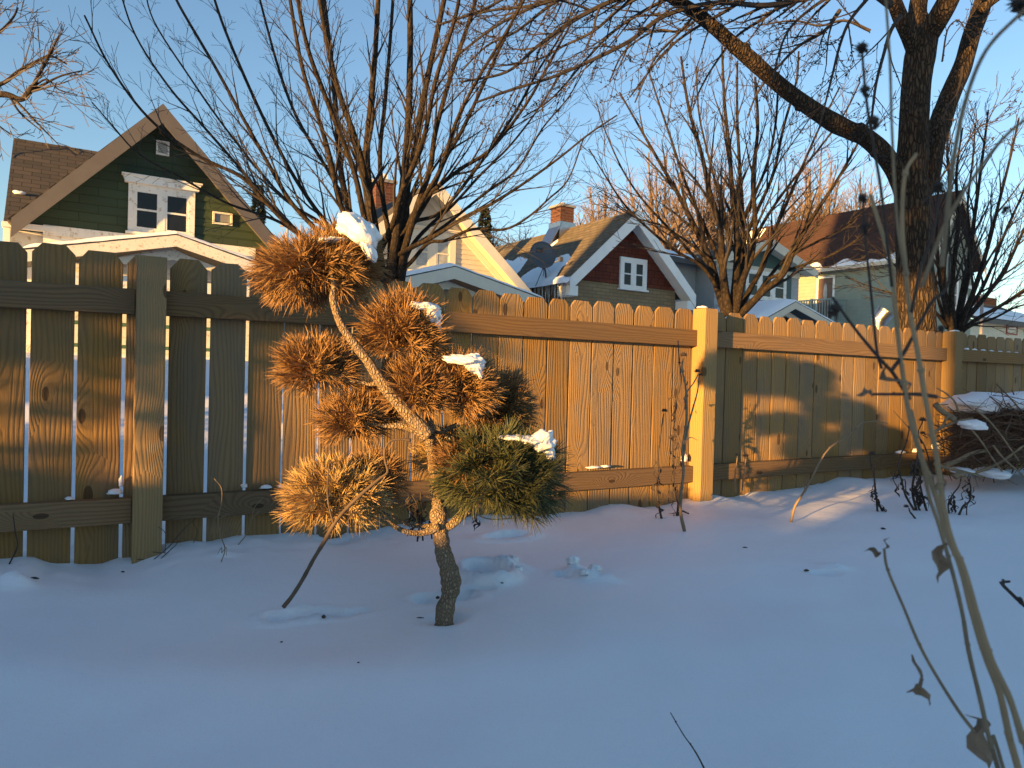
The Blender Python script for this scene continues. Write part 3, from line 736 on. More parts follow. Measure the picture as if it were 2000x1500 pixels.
# snow sheets on that roof
def roof_snow(pxs, name, lab, th=.07, fr=2.0, seed=0):
    P = [roof_pt(*p)[0] for p in pxs]; n = roof_pt(1067, 547)[1]; ux_ = roof_pt(1067, 547)[2]
    poly = [(p.dot(ux_), p.y) for p in P]
    def inside(x, y):
        c = False; j = len(poly)-1
        for i in range(len(poly)):
            if (poly[i][1] > y) != (poly[j][1] > y) and x < (poly[j][0]-poly[i][0])*(y-poly[i][1])/(poly[j][1]-poly[i][1])+poly[i][0]: c = not c
            j = i
        return c
    xs = [p[0] for p in poly]; ys = [p[1] for p in poly]; x0, x1, y0, y1 = min(xs), max(xs), min(ys), max(ys)
    st = .07; nx_ = int((x1-x0)/st)+2; ny_ = int((y1-y0)/st)+2; o0 = P[0]; u0 = P[0].dot(ux_); v0 = P[0].y
    base = P[0]-ux_*u0-Vector((0, v0, 0))
    mb = MB(); idx = {}
    def hgt(x, y):
        w_ = .10*noise.noise(Vector((x*fr*2, y*fr, seed))); k = 0
        for ox, oy in ((0,0),(st,0),(-st,0),(0,st),(0,-st)):
            k += inside(x+ox+w_, y+oy+w_)
        return k/5
    for i in range(nx_+1):
        for j in range(ny_+1):
            x = x0+i*st-st/2; y = y0+j*st-st/2; h_ = hgt(x, y)
            p_ = base+ux_*x+Vector((0, y, 0))+n*(h_*th*(1+.3*noise.noise(Vector((x*5, y*5, 1))))-.004)
            idx[i, j] = (len(mb.v), h_); mb.v.append(tuple(HF.wor(*p_)))
    for i in range(nx_):
        for j in range(ny_):
            q4 = [idx[i, j], idx[i+1, j], idx[i+1, j+1], idx[i, j+1]]
            if max(k[1] for k in q4) > 0: mb.f.append(tuple(k[0] for k in q4))
    c = HF.wor(*P[0]); tag(mb.build(name, M['snow_cap'], base=c, smooth=True), lab, 'snow')
roof_snow([(975,508),(1000,512),(1010,506),(1028,507),(1018,522),(1003,540),(990,541),(985,520)], 'roof_snow', 'tapering snow patch low on the left of the red-gabled house roof', .05, 2., 1)
roof_snow([(1012,552),(1022,540),(1040,528),(1065,520),(1085,505),(1105,498),(1110,505),(1100,520),(1088,530),(1080,545),(1105,543),(1108,550),(1060,556),(1012,558)], 'roof_snow', 'large ragged snow patch around the dish on the red-gabled house roof', .06, 2., 2)
roof_snow([(1052,492),(1062,484),(1086,469),(1087,473),(1070,487),(1056,495)], 'roof_snow', 'narrow snow streak near the middle of the red-gabled house roof', .035, 2., 3)
# icicles along the left eave and the right corner
I = MB()
for i in range(70):
    y = -.45+7.6*(i/70)**1.1+U(-.03, .03); x = le[0]+U(-.04, .02); ln = U(.15, .75)*(1 if i < 45 else .5)
    I.tube([Vector((x, y, le[1]+.03)), Vector((x, y, le[1]-ln*.4)), Vector((x+U(-.01, .01), y, le[1]-ln))], [U(.02, .035), .018, .003], 5)
I.tube([Vector((le[0]-.03, yF, le[1]+.02)), Vector((le[0]-.03, LB, le[1]+.02))], [.05]*2, 6)
I.build('icicles', M['ice'], RH, smooth=True)
I = MB()
for i in range(7):
    x = re[0]+U(-.25, .05); ln = U(.1, .5)
    I.tube([Vector((x, yF+U(0, .3), re[1]-.15)), Vector((x, yF+.1, re[1]-.15-ln))], [.025, .004], 5)
I.build('icicles', M['ice'], RH, smooth=True)
mb = MB(); mb.box(re[0]-.32, re[0]-.18, -.1, .02, 0, re[1]-.35); mb.build('downspout', M['metal'], RH)
# --- grey house with teal gable ---------------------------------
TH = empty('grey_house', HF.wor(0, 0, 0), HF.rot)
tag(TH, 'grey clapboard house with dark teal gable and shutters, right of the red-gabled house', 'house')
yF = -.45
pk = HF.P(1508, 474, yF); re = HF.P(1597, 534, yF); le = (2*pk[0]-re[0], re[1]); 
print('TH', pk, le, re)
gable_roof(TH, pk, le, re, yF, 7.0, M['roof_side'], .10)
rake(TH, pk, le, yF-.03, .18, .03, M['cream']); rake(TH, pk, re, yF-.03, .18, .03, M['cream'])
mb = MB()
for e in (le, re): mb.prism([(pk[0], pk[1]-.03), (pk[0], pk[1]-.08), (e[0], e[1]-.08), (e[0], e[1]-.03)], yF, .02)
mb.build('soffit', M['cream'], TH)
l_ = line((pk[0], pk[1]-.08), (le[0], le[1]-.08)); r_ = line((pk[0], pk[1]-.08), (re[0], re[1]-.08))
zb = HF.P(1500, 524)[1]
mb = MB(); mb.prism([(l_(zb), zb), (pk[0], pk[1]-.08), (r_(zb), zb)], -.01, .05); mb.build('teal_gable_wall', M['teal'], TH)
wx0 = HF.P(1322, 560, 0.0)[0]; wr = re[0]-.35; wl = le[0]+.35
mb = MB(); mb.box(wl, wr, .03, 6.8, 0, zb-.002); laps(mb, lambda z: wl, lambda z: wr, 0, zb-.2, .125, .029, .016); mb.build('clapboard_wall', M['grey'], TH)
mb = MB(); mb.box(wl, wr, -.02, .027, zb-.2, zb-.004); mb.build('band_board', M['cream'], TH)
x0 = HF.P(1455, 560)[0]; x1 = HF.P(1534, 560)[0]; z1 = HF.P(1470, 527)[1]; z0 = HF.P(1470, 582)[1]
window(TH, x0, x1, z0, z1, 3, M['white_paint'], .0, .10, 0, True, True, .18)
mb = MB(); w_ = HF.P(1545, 560)[0]-HF.P(1535.5, 560)[0]; mb.box(x1+.02, x1+.02+w_, -.03, .02, z0, z1); mb.build('shutter', M['teal'], TH)
mb = MB(); mb.box(x0-.02-w_, x0-.02, -.03, .02, z0, z1); mb.build('shutter', M['teal'], TH)
# lower left wing with a snow covered roof
zw = HF.P(1330, 514, .8)[1]; xa = HF.P(1290, 560, .8)[0]
mb = MB(); mb.box(xa, wl-.002, .83, 5.0, 0, zw); laps(mb, lambda z: xa, lambda z: wl-.002, 0, zw, .125, .829, .016); mb.build('wing_wall', M['grey'], TH)
mb = MB(); mb.slab((xa-.3, .4, zw-.02), (wl-.05, .4, zw-.02), (wl-.05, 4.2, zw+1.05), (xa-.3, 4.2, zw+1.05), -.10); mb.box(xa-.3, wl-.05, .28, .39, zw-.1, zw+.05)
mb.build('wing_roof', M['dark_trim'], TH)
mb = MB(); vs = []; n1, n2 = 20, 12
for i in range(n1+1):
    for j in range(n2+1):
        x = xa-.3+(wl+.25-xa)*i/n1; y = .36+3.8*j/n2; z = zw+.09+(y-.4)*.2816+.10*(j > 0)+.03*noise.noise(Vector((x*2, y*2, 1)))
        vs.append(HF.wor(x, y, z))
mb.add(vs, [(i*(n2+1)+j, (i+1)*(n2+1)+j, (i+1)*(n2+1)+j+1, i*(n2+1)+j+1) for i in range(n1) for j in range(n2)])
tag(mb.build('roof_snow', M['snow_cap'], base=HF.wor(xa, 1, zw), smooth=True), 'smooth snow sheet on the low wing roof left of the teal gable', 'snow')
p, l, r = porch(TH, (1553, 592), (1492, 626), (1632, 636), -2.6, 2.6, M['cream'], M['dark_trim'], (), None, 'rounded snow blanket on the small gabled porch roof below the teal shutters', .16, M['teal'], M['teal'])
# --- big pale green house ---------------------------------------
LG = empty('large_pale_green_house', HF.wor(0, 0, 0), HF.rot)
tag(LG, 'big pale green clapboard house with long reddish-brown roof, behind the thick trunk', 'house')
xcn, zc = HF.P(1812, 500, 0); pk = HF.P(1880, 380, -.35)
hw = pk[0]-xcn; re = (pk[0]+hw+.35, zc-.25); le = (xcn-.35, zc-.25)
print('LG corner', xcn, zc, pk)
LL = 9.0
gable_roof(LG, pk, le, re, -.35, 13, M['roof_red'], .12)
rake(LG, pk, le, -.38, .22, .03, M['cream']); rake(LG, pk, re, -.38, .22, .03, M['cream'])
mb = MB(); mb.box(xcn, xcn+2*hw, .03, 12.6, 0, zc-.02); mb.prism([(xcn, zc-.02), (pk[0], pk[1]-.15), (xcn+2*hw, zc-.02)], .03, .2)
l_ = line((pk[0], pk[1]-.12), (xcn, zc)); r_ = line((pk[0], pk[1]-.12), (xcn+2*hw, zc))
laps(mb, lambda z: xcn, lambda z: xcn+2*hw, 0, zc, .16, .029, .016); laps(mb, l_, r_, zc, pk[1]-.2, .16, .029, .016)
lapsx(mb, xcn, .03, 12.6, 0, zc-.05, .16, .018)
mb.build('clapboard_walls', M['greygreen'], LG)
mb = MB(); mb.box(xcn-.45, xcn+.01, -.35, 12.8, zc-.22, zc-.06); mb.build('eave_gutter', M['cream'], LG)
mb = MB(); vs = []
for i in range(61):
    y = -.3+13*i/60; wdt = .22+.30*noise.noise(Vector((y*1.3, 0, 4))); k = (pk[1]-le[1])/(pk[0]-le[0]); 
    for j in range(4):
        u = wdt*j/3; x = le[0]-.08+u; vs.append(HF.wor(x, y, le[1]+.13/math.cos(math.atan(k))+(x-le[0])*k+(.04 if 0 < j < 3 else -.02)))
mb.add(vs, [(i*4+j, i*4+j+1, i*4+j+5, i*4+j+4) for i in range(60) for j in range(3)])
tag(mb.build('roof_snow', M['snow_cap'], base=HF.wor(le[0], 0, le[1]), smooth=True), 'thin line of snow along the eave of the big reddish-brown roof', 'snow')
# lit snow patch on the far upper end of the red roof
mb = MB(); vs = []
for i in range(31):
    for j in range(13):
        y = 9.3+3.5*i/30; k = (pk[1]-le[1])/(pk[0]-le[0]); f = .42+.55*j/12; x = le[0]+(pk[0]-le[0])*f
        e_ = min(i, 30-i, j, 12-j)
        vs.append(HF.wor(x, y+.5*noise.noise(Vector((x, y*.6, 3)))*(e_ < 2), le[1]+.13/math.cos(math.atan(k))+(x-le[0])*k+(.09 if e_ > 0 else -.02)+.03*noise.noise(Vector((x*2, y*2, 0)))))
mb.add(vs, [(i*13+j, i*13+j+1, i*13+j+14, i*13+j+13) for i in range(30) for j in range(12)])
tag(mb.build('roof_snow', M['snow_cap'], base=HF.wor(pk[0], 10, pk[1]), smooth=True), 'sunlit snow patch at the far left end of the big reddish-brown roof', 'snow')
# door with balcony on the long side wall
ya, zt = HF.PX(1600, 545, xcn); yb2, zb = HF.PX(1626, 603, xcn)
y0, y1_ = min(ya, yb2), max(ya, yb2)
zd = zt-2.0
mb = MB(); d = .10
mb.box(xcn-.05, xcn-.019, y0-d, y0, zd, zt+d); mb.box(xcn-.05, xcn-.019, y1_, y1_+d, zd, zt+d); mb.box(xcn-.05, xcn-.019, y0, y1_, zt, zt+d)
do = mb.build('door', M['white_trim'], LG)
mb = MB(); mb.box(xcn-.04, xcn-.02, y0, y1_, zd, zt); mb.build('door_leaf', plain('brown_door', (.13, .075, .05), .5), do)
mb = MB(); cy, cz = (y0+y1_)/2, zd+1.35
vs = [(xcn-.045, cy+.13*math.cos(a*math.pi/8)*(y1_-y0), cz+.42*math.sin(a*math.pi/8)) for a in range(16)]
mb.add(vs+[(xcn-.041, v[1], v[2]) for v in vs], [tuple(range(16)), tuple(range(31, 15, -1))]+[(i, (i+1)%16, (i+1)%16+16, i+16) for i in range(16)]); mb.build('oval_pane', M['curtain'], do)
mb = MB(); bw = 1.0; bt = zd-.02; ys0, ys1 = y0-.7, y1_+.7
mb.box(xcn-bw, xcn-.02, ys0, ys1, bt-.14, bt); mb.box(xcn-bw, xcn-bw+.06, ys0, ys1, bt+.92, bt+.98)
for y in (ys0, ys1-.06): mb.box(xcn-bw+.062, xcn-.02, y, y+.05, bt+.92, bt+.975)
for y in (ys0, (ys0+ys1)/2, ys1-.09): mb.box(xcn-bw-.002, xcn-bw+.09, y, y+.09, bt+.002, bt+1.02)
k = int((ys1-ys0)/.13)
for i in range(1, k): y = ys0+(ys1-ys0)*i/k; mb.box(xcn-bw+.01, xcn-bw+.045, y, y+.035, bt+.002, bt+.918)
for i in range(1, 7): x = xcn-bw+.1+i*.125; mb.box(x, x+.035, ys0+.01, ys0+.045, bt+.002, bt+.918); mb.box(x, x+.035, ys1-.05, ys1-.015, bt+.002, bt+.918)
mb.build('balcony', plain('balcony_green_grey', (.25, .31, .29), .7), LG)
for (px_, py_) in ((1862, 575), (1893, 585)):
    x_, z_ = HF.P(px_, py_); window(LG, x_-.35, x_+.35, z_-.6, z_+.6, 1, M['white_trim'], .012, .10)
# --- small cream house far right ---------------------------------
SH = Frame(57.5, 27.0)
FH = empty('small_cream_house', SH.wor(0, 0, 0), SH.rot)
tag(FH, 'low cream house with a red window and snowy roof, at the far right', 'house')
def box_house():
    x0 = SH.P(1895, 650)[0]; x1 = x0+14; zt = SH.P(1910, 624)[1]
    mb = MB(); mb.box(x0, x1, .03, 6, 0, zt); laps(mb, lambda z: x0, lambda z: x1, 0, zt, .17, .029, .022); mb.build('clapboard_wall', plain('pale_cream_siding', (.55, .55, .44), .6), FH)
    mb = MB(); mb.slab((x0-.4, -.5, zt-.1), (x1, -.5, zt-.1), (x1, 4.5, zt+2.1), (x0-.4, 4.5, zt+2.1), -.2); mb.build('roof', M['roof_dark'], FH)
    mb = MB(); mb.box(x0-.4, x1, -.6, -.51, zt-.25, zt+.08); mb.build('gutter', M['dark_trim'], FH)
    mb = MB(); vs = []
    for i in range(41):
        for j in range(9):
            x = x0-.3+(x1-x0)*i/40; f = .02+.60*j/8+.04*noise.noise(Vector((x, 0, 2)))*(j == 8); e_ = min(i, 40-i, j, 8-j)
            vs.append(SH.wor(x, -.5+5*f, zt-.1+2.2*f+.24+(.14 if e_ > 0 else -.05)))
    mb.add(vs, [(i*9+j, i*9+j+9, i*9+j+10, i*9+j+1) for i in range(40) for j in range(8)])
    tag(mb.build('roof_snow', M['snow_cap'], base=SH.wor(x0, 0, zt), smooth=True), 'snow sheet on the roof of the small cream house at the far right', 'snow')
    a, zz1 = SH.P(1966, 624.5); b, zz0 = SH.P(1986, 655)
    f = window(FH, a, b, zz0, zz1-.15, 1, plain('red_window_paint', (.25, .03, .03), .5), -.01, .10, 0, False, False, .1, 'curtain', .05)
    mb = MB(); xa_, xb_ = a+.15, b-.15; 
    for i in range(1, 4): x = xa_+(xb_-xa_)*i/4; mb.box(x-.015, x+.015, -.03, .0, zz0+.1, zz1-.3)
    for i in range(1, 6): z = zz0+.1+(zz1-zz0-.4)*i/6; mb.box(xa_, xb_, -.028, -.001, z-.015, z+.015)
    zs = zz1-.75; mb.box(xa_+.1, xb_-.1, -.05, -.031, zs, zs+.28)
    mb.build('lattice', M['dark_trim'], f)
    mb = MB(); mb.box(xa_+.14, xb_-.14, -.056, -.051, zs+.06, zs+.22); mb.build('notice', M['white_trim'], f)
    mb = MB(); mb.prism([(x0+2, zt+2.0), (x0+2, zt+2.9), (x1, zt+2.9), (x1, zt+2.0)], 4.4, 9); mb.build('rear_roof', M['roof_red'], FH)
box_house()
# ------------------------------------------------------------------ pine
def pth(pts, z):                           # pixel path -> world points; z a number or per-point third value
    return [at(p[0], p[1], p[2] if len(p) > 2 else z) for p in pts]
def limb(mb, pts, z, ws, n=8, sub=5, rough=0.0):
    P = pth(pts, z); r = [w_*.5*(p[2] if len(p) > 2 else z)/FPX for w_, p in zip(ws, pts)]
    C, Q = crom(P, sub), crf(r, sub)
    if rough: Q = [q*(1+rough*noise.noise(c*60)) for q, c in zip(Q, C)]
    mb.tube(C, Q, n); return C, Q
ZP = 2.0
pb = at(868, 1212, ZP); pb.z = gz(pb.x, pb.y)
PINE = empty('dead_pine_tree', pb)
tag(PINE, 'small cloud-pruned pine with rust-brown needle pads and one green pad', 'tree')
mb = MB()
limb(mb, [(868,1262),(868,1200),(877,1165),(881,1140),(876,1110),(866,1080),(862,1050),(858,1020),(857,1000),(856,985),(855,975)], ZP, [40,37,33,42,34,31,30,34,36,26,12], 14, 7, .22)
limb(mb, [(862,1040,2.0),(853,985,2.05),(850,940,2.06),(845,890,2.04),(838,850,2.0)], ZP, [22,22,24,22,24], 10, 6, .12)
limb(mb, [(862,1035),(885,1022),(908,1003),(935,985),(960,960)], ZP, [20,17,15,13,8], 8, 5, .12)
limb(mb, [(858,1028),(830,1040),(800,1040),(770,1028),(748,1010),(715,985),(680,965)], 1.98, [18,13,11,10,9,7,4], 8, 5, .12)
limb(mb, [(858,1025),(825,1028),(790,1022),(760,1006),(740,995)], 2.03, [10,9,8,6,3], 8, 5, .12)
limb(mb, [(838,853),(815,828),(790,800),(765,772),(742,742),(718,705),(700,682),(680,655),(665,632),(655,605),(650,580),(652,555),(645,530)], 1.93, [30,28,26,24,24,20,18,17,16,15,14,10,6], 10, 6, .14)
limb(mb, [(840,850),(848,838),(862,842),(880,835),(905,825),(935,810),(965,800)], 2.02, [20,17,13,10,9,7,4], 8, 5, .12)
limb(mb, [(848,840),(838,820),(828,800),(822,775)], 1.97, [13,12,10,6], 8, 5, .12)
limb(mb, [(838,850),(815,842),(785,832),(755,832),(720,828),(695,822),(660,825)], 1.98, [18,17,13,10,9,7,4], 8, 5, .12)
limb(mb, [(742,748),(722,750),(700,745),(672,744),(640,735)], 1.98, [12,9,8,7,4], 8, 5, .1)
limb(mb, [(738,742),(748,725),(752,705),(762,680)], 1.97, [12,11,9,5], 8, 5, .1)
limb(mb, [(850,955),(865,930),(880,905)], 2.10, [9,8,5], 6, 4, .1)
mb.build('trunk', M['bark_pine'], PINE, base=pb, smooth=True)
def shoot(mb, p, ax, n, ln, wd, spread=(25, 80), stem=.045):
    ax = ax.normalized(); a1 = ax.orthogonal().normalized(); a2 = ax.cross(a1)
    for i in range(n):
        f = rnd.random(); b = p+ax*(stem*f); ph = U(0, 6.283); th = R(U(*spread)*(1-.45*f))
        d = ax*math.cos(th)+(a1*math.cos(ph)+a2*math.sin(ph))*math.sin(th)
        l = ln*U(.75, 1.12); sd_ = d.cross(Vector((U(-1,1), U(-1,1), U(-1,1)))).normalized()*wd*U(.8, 1.2)*.5
        bend = (ax*.18+Vector((U(-.1,.1), U(-.1,.1), U(-.16,.04))))*l
        m_ = b+d*l*.55+bend*.3; e = b+d*l+bend
        mb.add([b-sd_*.7, b+sd_*.7, m_+sd_, m_-sd_, e+sd_*.25, e-sd_*.25], [(0,1,2,3),(3,2,4,5)])
    k = len(mb.v); mb.tube([p-ax*.06, p+ax*stem], [.0035, .0022], 4)
def pad(cpx, cpy, hw, hh, z, mat, nsh=52, lab=None, tilt=0.0, needles=62, dz=.85, up=.35, nl=.060, droop=0.0, mats2=None):
    nl *= .80; nsh = int(nsh*2.1); c = at(cpx, cpy, z+.05); s = z/FPX; rx, rz = hw*s-.050, hh*s-.036; ry = rx*dz
    mb = MB(); tz = R(tilt)
    rx = max(rx, .03); rz = max(rz, .028); z += .04
    for i in range(nsh):
        k = (i+.5)/nsh; zz = 1-1.75*k; ph = i*2.39996+U(-.3, .3); rr = math.sqrt(max(0, 1-zz*zz))
        d = Vector((rr*math.cos(ph), rr*math.sin(ph), zz))
        d += Vector((U(-.12,.12), U(-.12,.12), U(-.12,.12)))
        rad = U(.42, 1.0) if i % 3 else U(.85, 1.02)
        lump = 1+.22*noise.noise(d*1.9+Vector((cpx, 0, 0)))
        q = Vector((d.x*rx, d.y*ry, d.z*rz))*rad*lump
        q = Vector((q.x*math.cos(tz)-q.z*math.sin(tz), q.y, q.x*math.sin(tz)+q.z*math.cos(tz)))
        ax = Vector((d.x/1.0, d.y/1.0, d.z*.9+up-droop*(1 if d.x < 0 else 0)))
        ax = Vector((ax.x*math.cos(tz)-ax.z*math.sin(tz), ax.y, ax.x*math.sin(tz)+ax.z*math.cos(tz)))
        shoot(mb, c+q, ax, int(needles*.72), nl, .0023, (30, 80), stem=.050)
        if i % 3 == 0:
            mb.tube([c+Vector((0, 0, -rz*.5)), c+q*.5+Vector((0, 0, -.01)), c+q], [.004, .0035, .003], 4)
    o = mb.build('needle_pad', mat, PINE, base=pb)
    if lab: o['label'] = lab
    return o
pad(612, 533, 110, 62, 1.98, M['needle_brown'], 82, None, 0, 80, .85, .05, .062, .45)
pad(672, 505, 68, 55, 2.04, M['needle_brown'], 44, None, -12, 76, 1., .25, .058)
pad(785, 655, 84, 66, 1.97, M['needle_brown'], 58, None, -8, 74, .9, .45)
pad(618, 722, 74, 52, 1.95, M['needle_brown'], 44, None, 0, 72, .9, .45, .056)
pad(690, 826, 68, 42, 1.96, M['needle_brown'], 38, None, 6, 70, .9, .35, .052)
pad(742, 802, 42, 36, 2.02, M['needle_brown'], 20, None, 0, 62, .9, .4, .05)
pad(815, 765, 62, 60, 1.94, M['needle_brown'], 44, None, 0, 74, .9, .5, .056)
pad(900, 760, 66, 56, 1.99, M['needle_brown'], 48, None, -14, 72, .9, .3, .056)
pad(968, 796, 76, 62, 2.12, M['needle_mix'], 56, 'browned outer pad, half olive and half rust, behind the others', -24, 72, .9, .2, .056)
pad(655, 972, 100, 66, 1.93, M['needle_tan'], 72, 'lowest left pad, straw-coloured needles', 6, 76, .9, .2, .052)
pad(735, 940, 46, 44, 2.0, M['needle_brown'], 26, None, 0, 64, .9, .2, .05)
pad(868, 895, 56, 44, 2.12, M['needle_tan'], 30, None, 0, 64, .9, .4, .05)
pad(978, 930, 124, 82, 1.98, M['needle_green'], 96, 'the only pad with green needles', -6, 82, .9, .15, .062)
pad(905, 905, 50, 44, 1.96, M['needle_mix'], 26, None, 0, 66, .9, .3, .052)
def rotxz(a): return Matrix.Rotation(R(a), 3, 'Y')
def capsnow(lab, parts, z):
    mb = MB()
    for (px, py, a, b, ang, sd) in parts:
        s = z/FPX; blob(mb, at(px, py+2, z+.01), a*s*1.08, a*s*.9, b*s*1.05, rotxz(ang), .20, 4.2, 30, 18, sd, -.8)
    c = at(parts[0][0], parts[0][1], z)
    tag(mb.build('snow_clump', M['snow_cap'], base=c, smooth=True), lab, 'snow', 'snow clumps resting on the pine pads')
capsnow('tall wedge of yellow-lit snow leaning on the right of the topmost pine pad', [(700,450,42,25,36,1),(717,480,30,12,58,2),(680,447,20,13,10,5),(640,470,38,6,-4,6)], 1.99)
capsnow('snow cap sliding off the right side of the second pine pad', [(828,598,28,9,5,3),(845,612,20,14,50,4),(854,630,14,5,65,8)], 1.98)
capsnow('two-humped snow cap on the right of the middle pine pad', [(905,702,36,10,4,5),(925,708,20,19,40,6),(935,722,16,6,70,9)], 1.97)
capsnow('upright snow chunk at the right end of the green pine pad', [(1060,862,22,24,55,7),(1072,880,18,10,68,8),(1035,858,30,8,8,9),(1002,853,30,4.5,2,10)], 1.98)
capsnow('small flat snow cap on the tan pad behind the pine trunk', [(897,857,22,5,8,11)], 2.1)
# broken branch hooked over the lowest left pad
mb = MB()
pts = [(553,1186),(570,1165),(592,1130),(612,1093),(632,1060),(655,1020),(680,990),(712,960),(740,936),(757,922),(752,900),(752,878),(762,862),(782,858),(803,860)]
C, Q = limb(mb, [(x, y, 1.78+.0003*(x-553)) for x, y in pts], 1.8, [9,8,8.5,8,8.5,8,7.5,7,6,5,4.5,4,4,4,7], 8, 4, .2)
limb(mb, [(652,1022,1.81),(645,1000,1.80),(640,970,1.79),(640,935,1.78),(644,897,1.78)], 1.8, [5,4,4,3,3], 6, 4, .2)
tag(mb.build('broken_branch', M['stick'], base=C[0], smooth=True), 'long bare broken branch hanging over the lowest left pine pad', 'branch')
# ------------------------------------------------------------------ dry garden plants
def crumple(mb, c, ln, wd, d, curl=1.0, seed=0):
    d = d.normalized(); s = d.cross(Vector((0.3, 1, .2))).normalized(); nn = s.cross(d); n = 7; vs = []
    for i in range(n+1):
        f = i/n; ww = wd*math.sin(math.pi*min(.97, f*.92+.06))*(.8+.5*noise.noise(Vector((f*3, seed, 1))))
        cc = c+d*ln*f+s*ln*.30*curl*noise.noise(Vector((f*2.2, seed, 4)))*2+nn*ln*.25*noise.noise(Vector((f*2.5, seed, 9)))
        tw = 2.2*curl*f+seed; a = s*math.cos(tw)+nn*math.sin(tw); b = nn*math.cos(tw)-s*math.sin(tw)
        vs += [cc-a*ww*.5+b*ww*.22, cc, cc+a*ww*.5+b*ww*.30]
    mb.add(vs, [(i*3+j, i*3+j+1, i*3+j+4, i*3+j+3) for i in range(n) for j in range(2)])
def head(mb, c, r, ax=None, spikes=34):
    ax = (ax or Vector((0, 0, 1))).normalized()
    blob(mb, c, r*.75, r*.75, r*.62, None, .1, 4, 10, 7, 1)
    for i in range(spikes):
        k = (i+.5)/spikes; z = 1-1.6*k; ph = i*2.4; rr = math.sqrt(max(0, 1-z*z)); d = Vector((rr*math.cos(ph), rr*math.sin(ph), z*.8))
        mb.tube([c+d*r*.5, c+d*r*U(1.0, 1.35)], [r*.11, r*.03], 3)
def zg(px, py): p = ground_at(px, py); return (p-CAMP).dot(F_)
def plant(name, lab, cat, stems, heads=(), leaves=(), mat='dry_dark', zz=None, group='dry flower stalks poking out of the snow', hr=6):
    z = zz or zg(*stems[0][0][0])
    base = at(*stems[0][0][0][:2], z); b2 = Vector((base.x, base.y, gz(base.x, base.y)-.01))
    root = empty(name, b2)
    for pts, w0, w1 in stems:
        mb = MB(); P = pth([(x, y) for x, y in pts], z)
        P = [p+F_*(.02*math.sin(i*1.7)) if i else p for i, p in enumerate(P)]
        C = crom(P, 5); n = len(C); s = z/FPX
        mb.tube(C, [(w0+(w1-w0)*i/(n-1))*.5*s*(1+.25*noise.noise(c*90)) for i, c in enumerate(C)], 6)
        for i in range(4, n-1, 7): blob(mb, C[i], w0*.55*s, w0*.55*s, w0*.6*s, None, .2, 3, 6, 5, i)
        mb.build('stem', M[mat], root, base=b2, smooth=True)
    for h_ in heads:
        mb = MB(); head(mb, at(h_[0], h_[1], z), (h_[2] if len(h_) > 2 else hr)*z/FPX); mb.build('seed_head', M['dry_dark'], root, base=b2)
    for i, (px, py, l_, w_, an) in enumerate(leaves):
        mb = MB(); d = R_*math.cos(R(an))-U_*math.sin(R(an))+F_*U(-.3, .3)
        crumple(mb, at(px, py, z), l_*z/FPX, w_*z/FPX, d, 1., px*.013+i); mb.build('dead_leaf', M['leaf_dry' if mat != 'dry_dark' else 'dry_dark'], root, base=b2)
    return tag(root, lab, cat, group)
def hang(x0, y0, x1, y1, n, l=22, w=7):
    return [(x0+(x1-x0)*i/max(1, n-1)+U(-4, 4), y0+(y1-y0)*i/max(1, n-1), U(.7, 1.3)*l, U(.7, 1.3)*w, U(70, 115)) for i in range(n)]
plant('coneflower_stalk', 'lone stalk with flat dark head, leftmost of the stalks by the middle post', 'dry plant',
      [([(1292,1013),(1287,980),(1284,945),(1283,900),(1290,855),(1298,808)], 4.5, 2.5)], [(1298,802,6)], hang(1282,898,1288,985,9,26,7))
plant('coneflower_stalk', 'tallest stalk with round black head, rising beside the brightly lit middle post', 'dry plant',
      [([(1337,1038),(1331,1000),(1330,960),(1333,920),(1334,880),(1341,835),(1340,790),(1337,750),(1334,720),(1335,700)], 7, 3),
       ([(1338,800),(1342,770),(1354,748),(1362,730)], 3, 2), ([(1334,900),(1345,840),(1352,800),(1360,765),(1367,733)], 4, 2.5), ([(1340,860),(1352,855),(1362,860)], 2, 1.5)],
      [(1335,693,7.5), (1362,725,6), (1368,732,4)], [(1336,745,14,5,60),(1340,775,16,5,110),(1359,800,8,4,90)], 'dry')
plant('coneflower_stalk', 'crooked dark stalk with a crumpled leaf clump, directly left of the tallest stalk', 'dry plant',
      [([(1322,1008),(1326,985),(1316,960),(1313,915),(1314,870),(1319,820),(1320,780),(1329,745),(1328,700),(1325,665)], 4.5, 2), ([(1325,1025),(1330,1000),(1345,1003)], 4, 3)],
      [], hang(1316,770,1322,810,5,18,7)+hang(1315,832,1318,862,6,16,11)+hang(1318,880,1326,900,3,20,8)+hang(1314,910,1318,1000,6,20,6))
plant('arched_cane', 'long thin bare cane arching up to the right before the third fence panel', 'dry plant',
      [([(1545,1020),(1556,990),(1572,957),(1586,925),(1604,900),(1624,875),(1646,855),(1668,838),(1687,827),(1710,823),(1730,826)], 5, 2), ([(1572,957),(1575,943),(1583,935)], 2, 1.5)], [], [], 'dry', None, None)
plant('coneflower_stalk', 'straight stalk with one spiky head before the lower rail of the third panel', 'dry plant',
      [([(1724,999),(1716,975),(1708,950),(1703,925),(1702,900),(1703,890)], 4.5, 2.2), ([(1714,1002),(1716,980)], 4, 3)], [(1703,886,6)], hang(1706,945,1722,985,8,20,7))
plant('coneflower_stalk', 'bent stalk with looping dangling leaves, second to the right of the straight spiky one', 'dry plant',
      [([(1786,997),(1776,975),(1765,960),(1758,940),(1757,915),(1762,890),(1765,870),(1772,845),(1779,832)], 4.5, 2), ([(1757,925),(1748,935),(1752,952)], 2, 2), ([(1762,938),(1772,940),(1768,962)], 2, 2)],
      [], hang(1746,912,1760,930,4,18,6)+[(1752,952,20,7,80),(1768,950,22,6,95),(1755,945,14,6,90)])
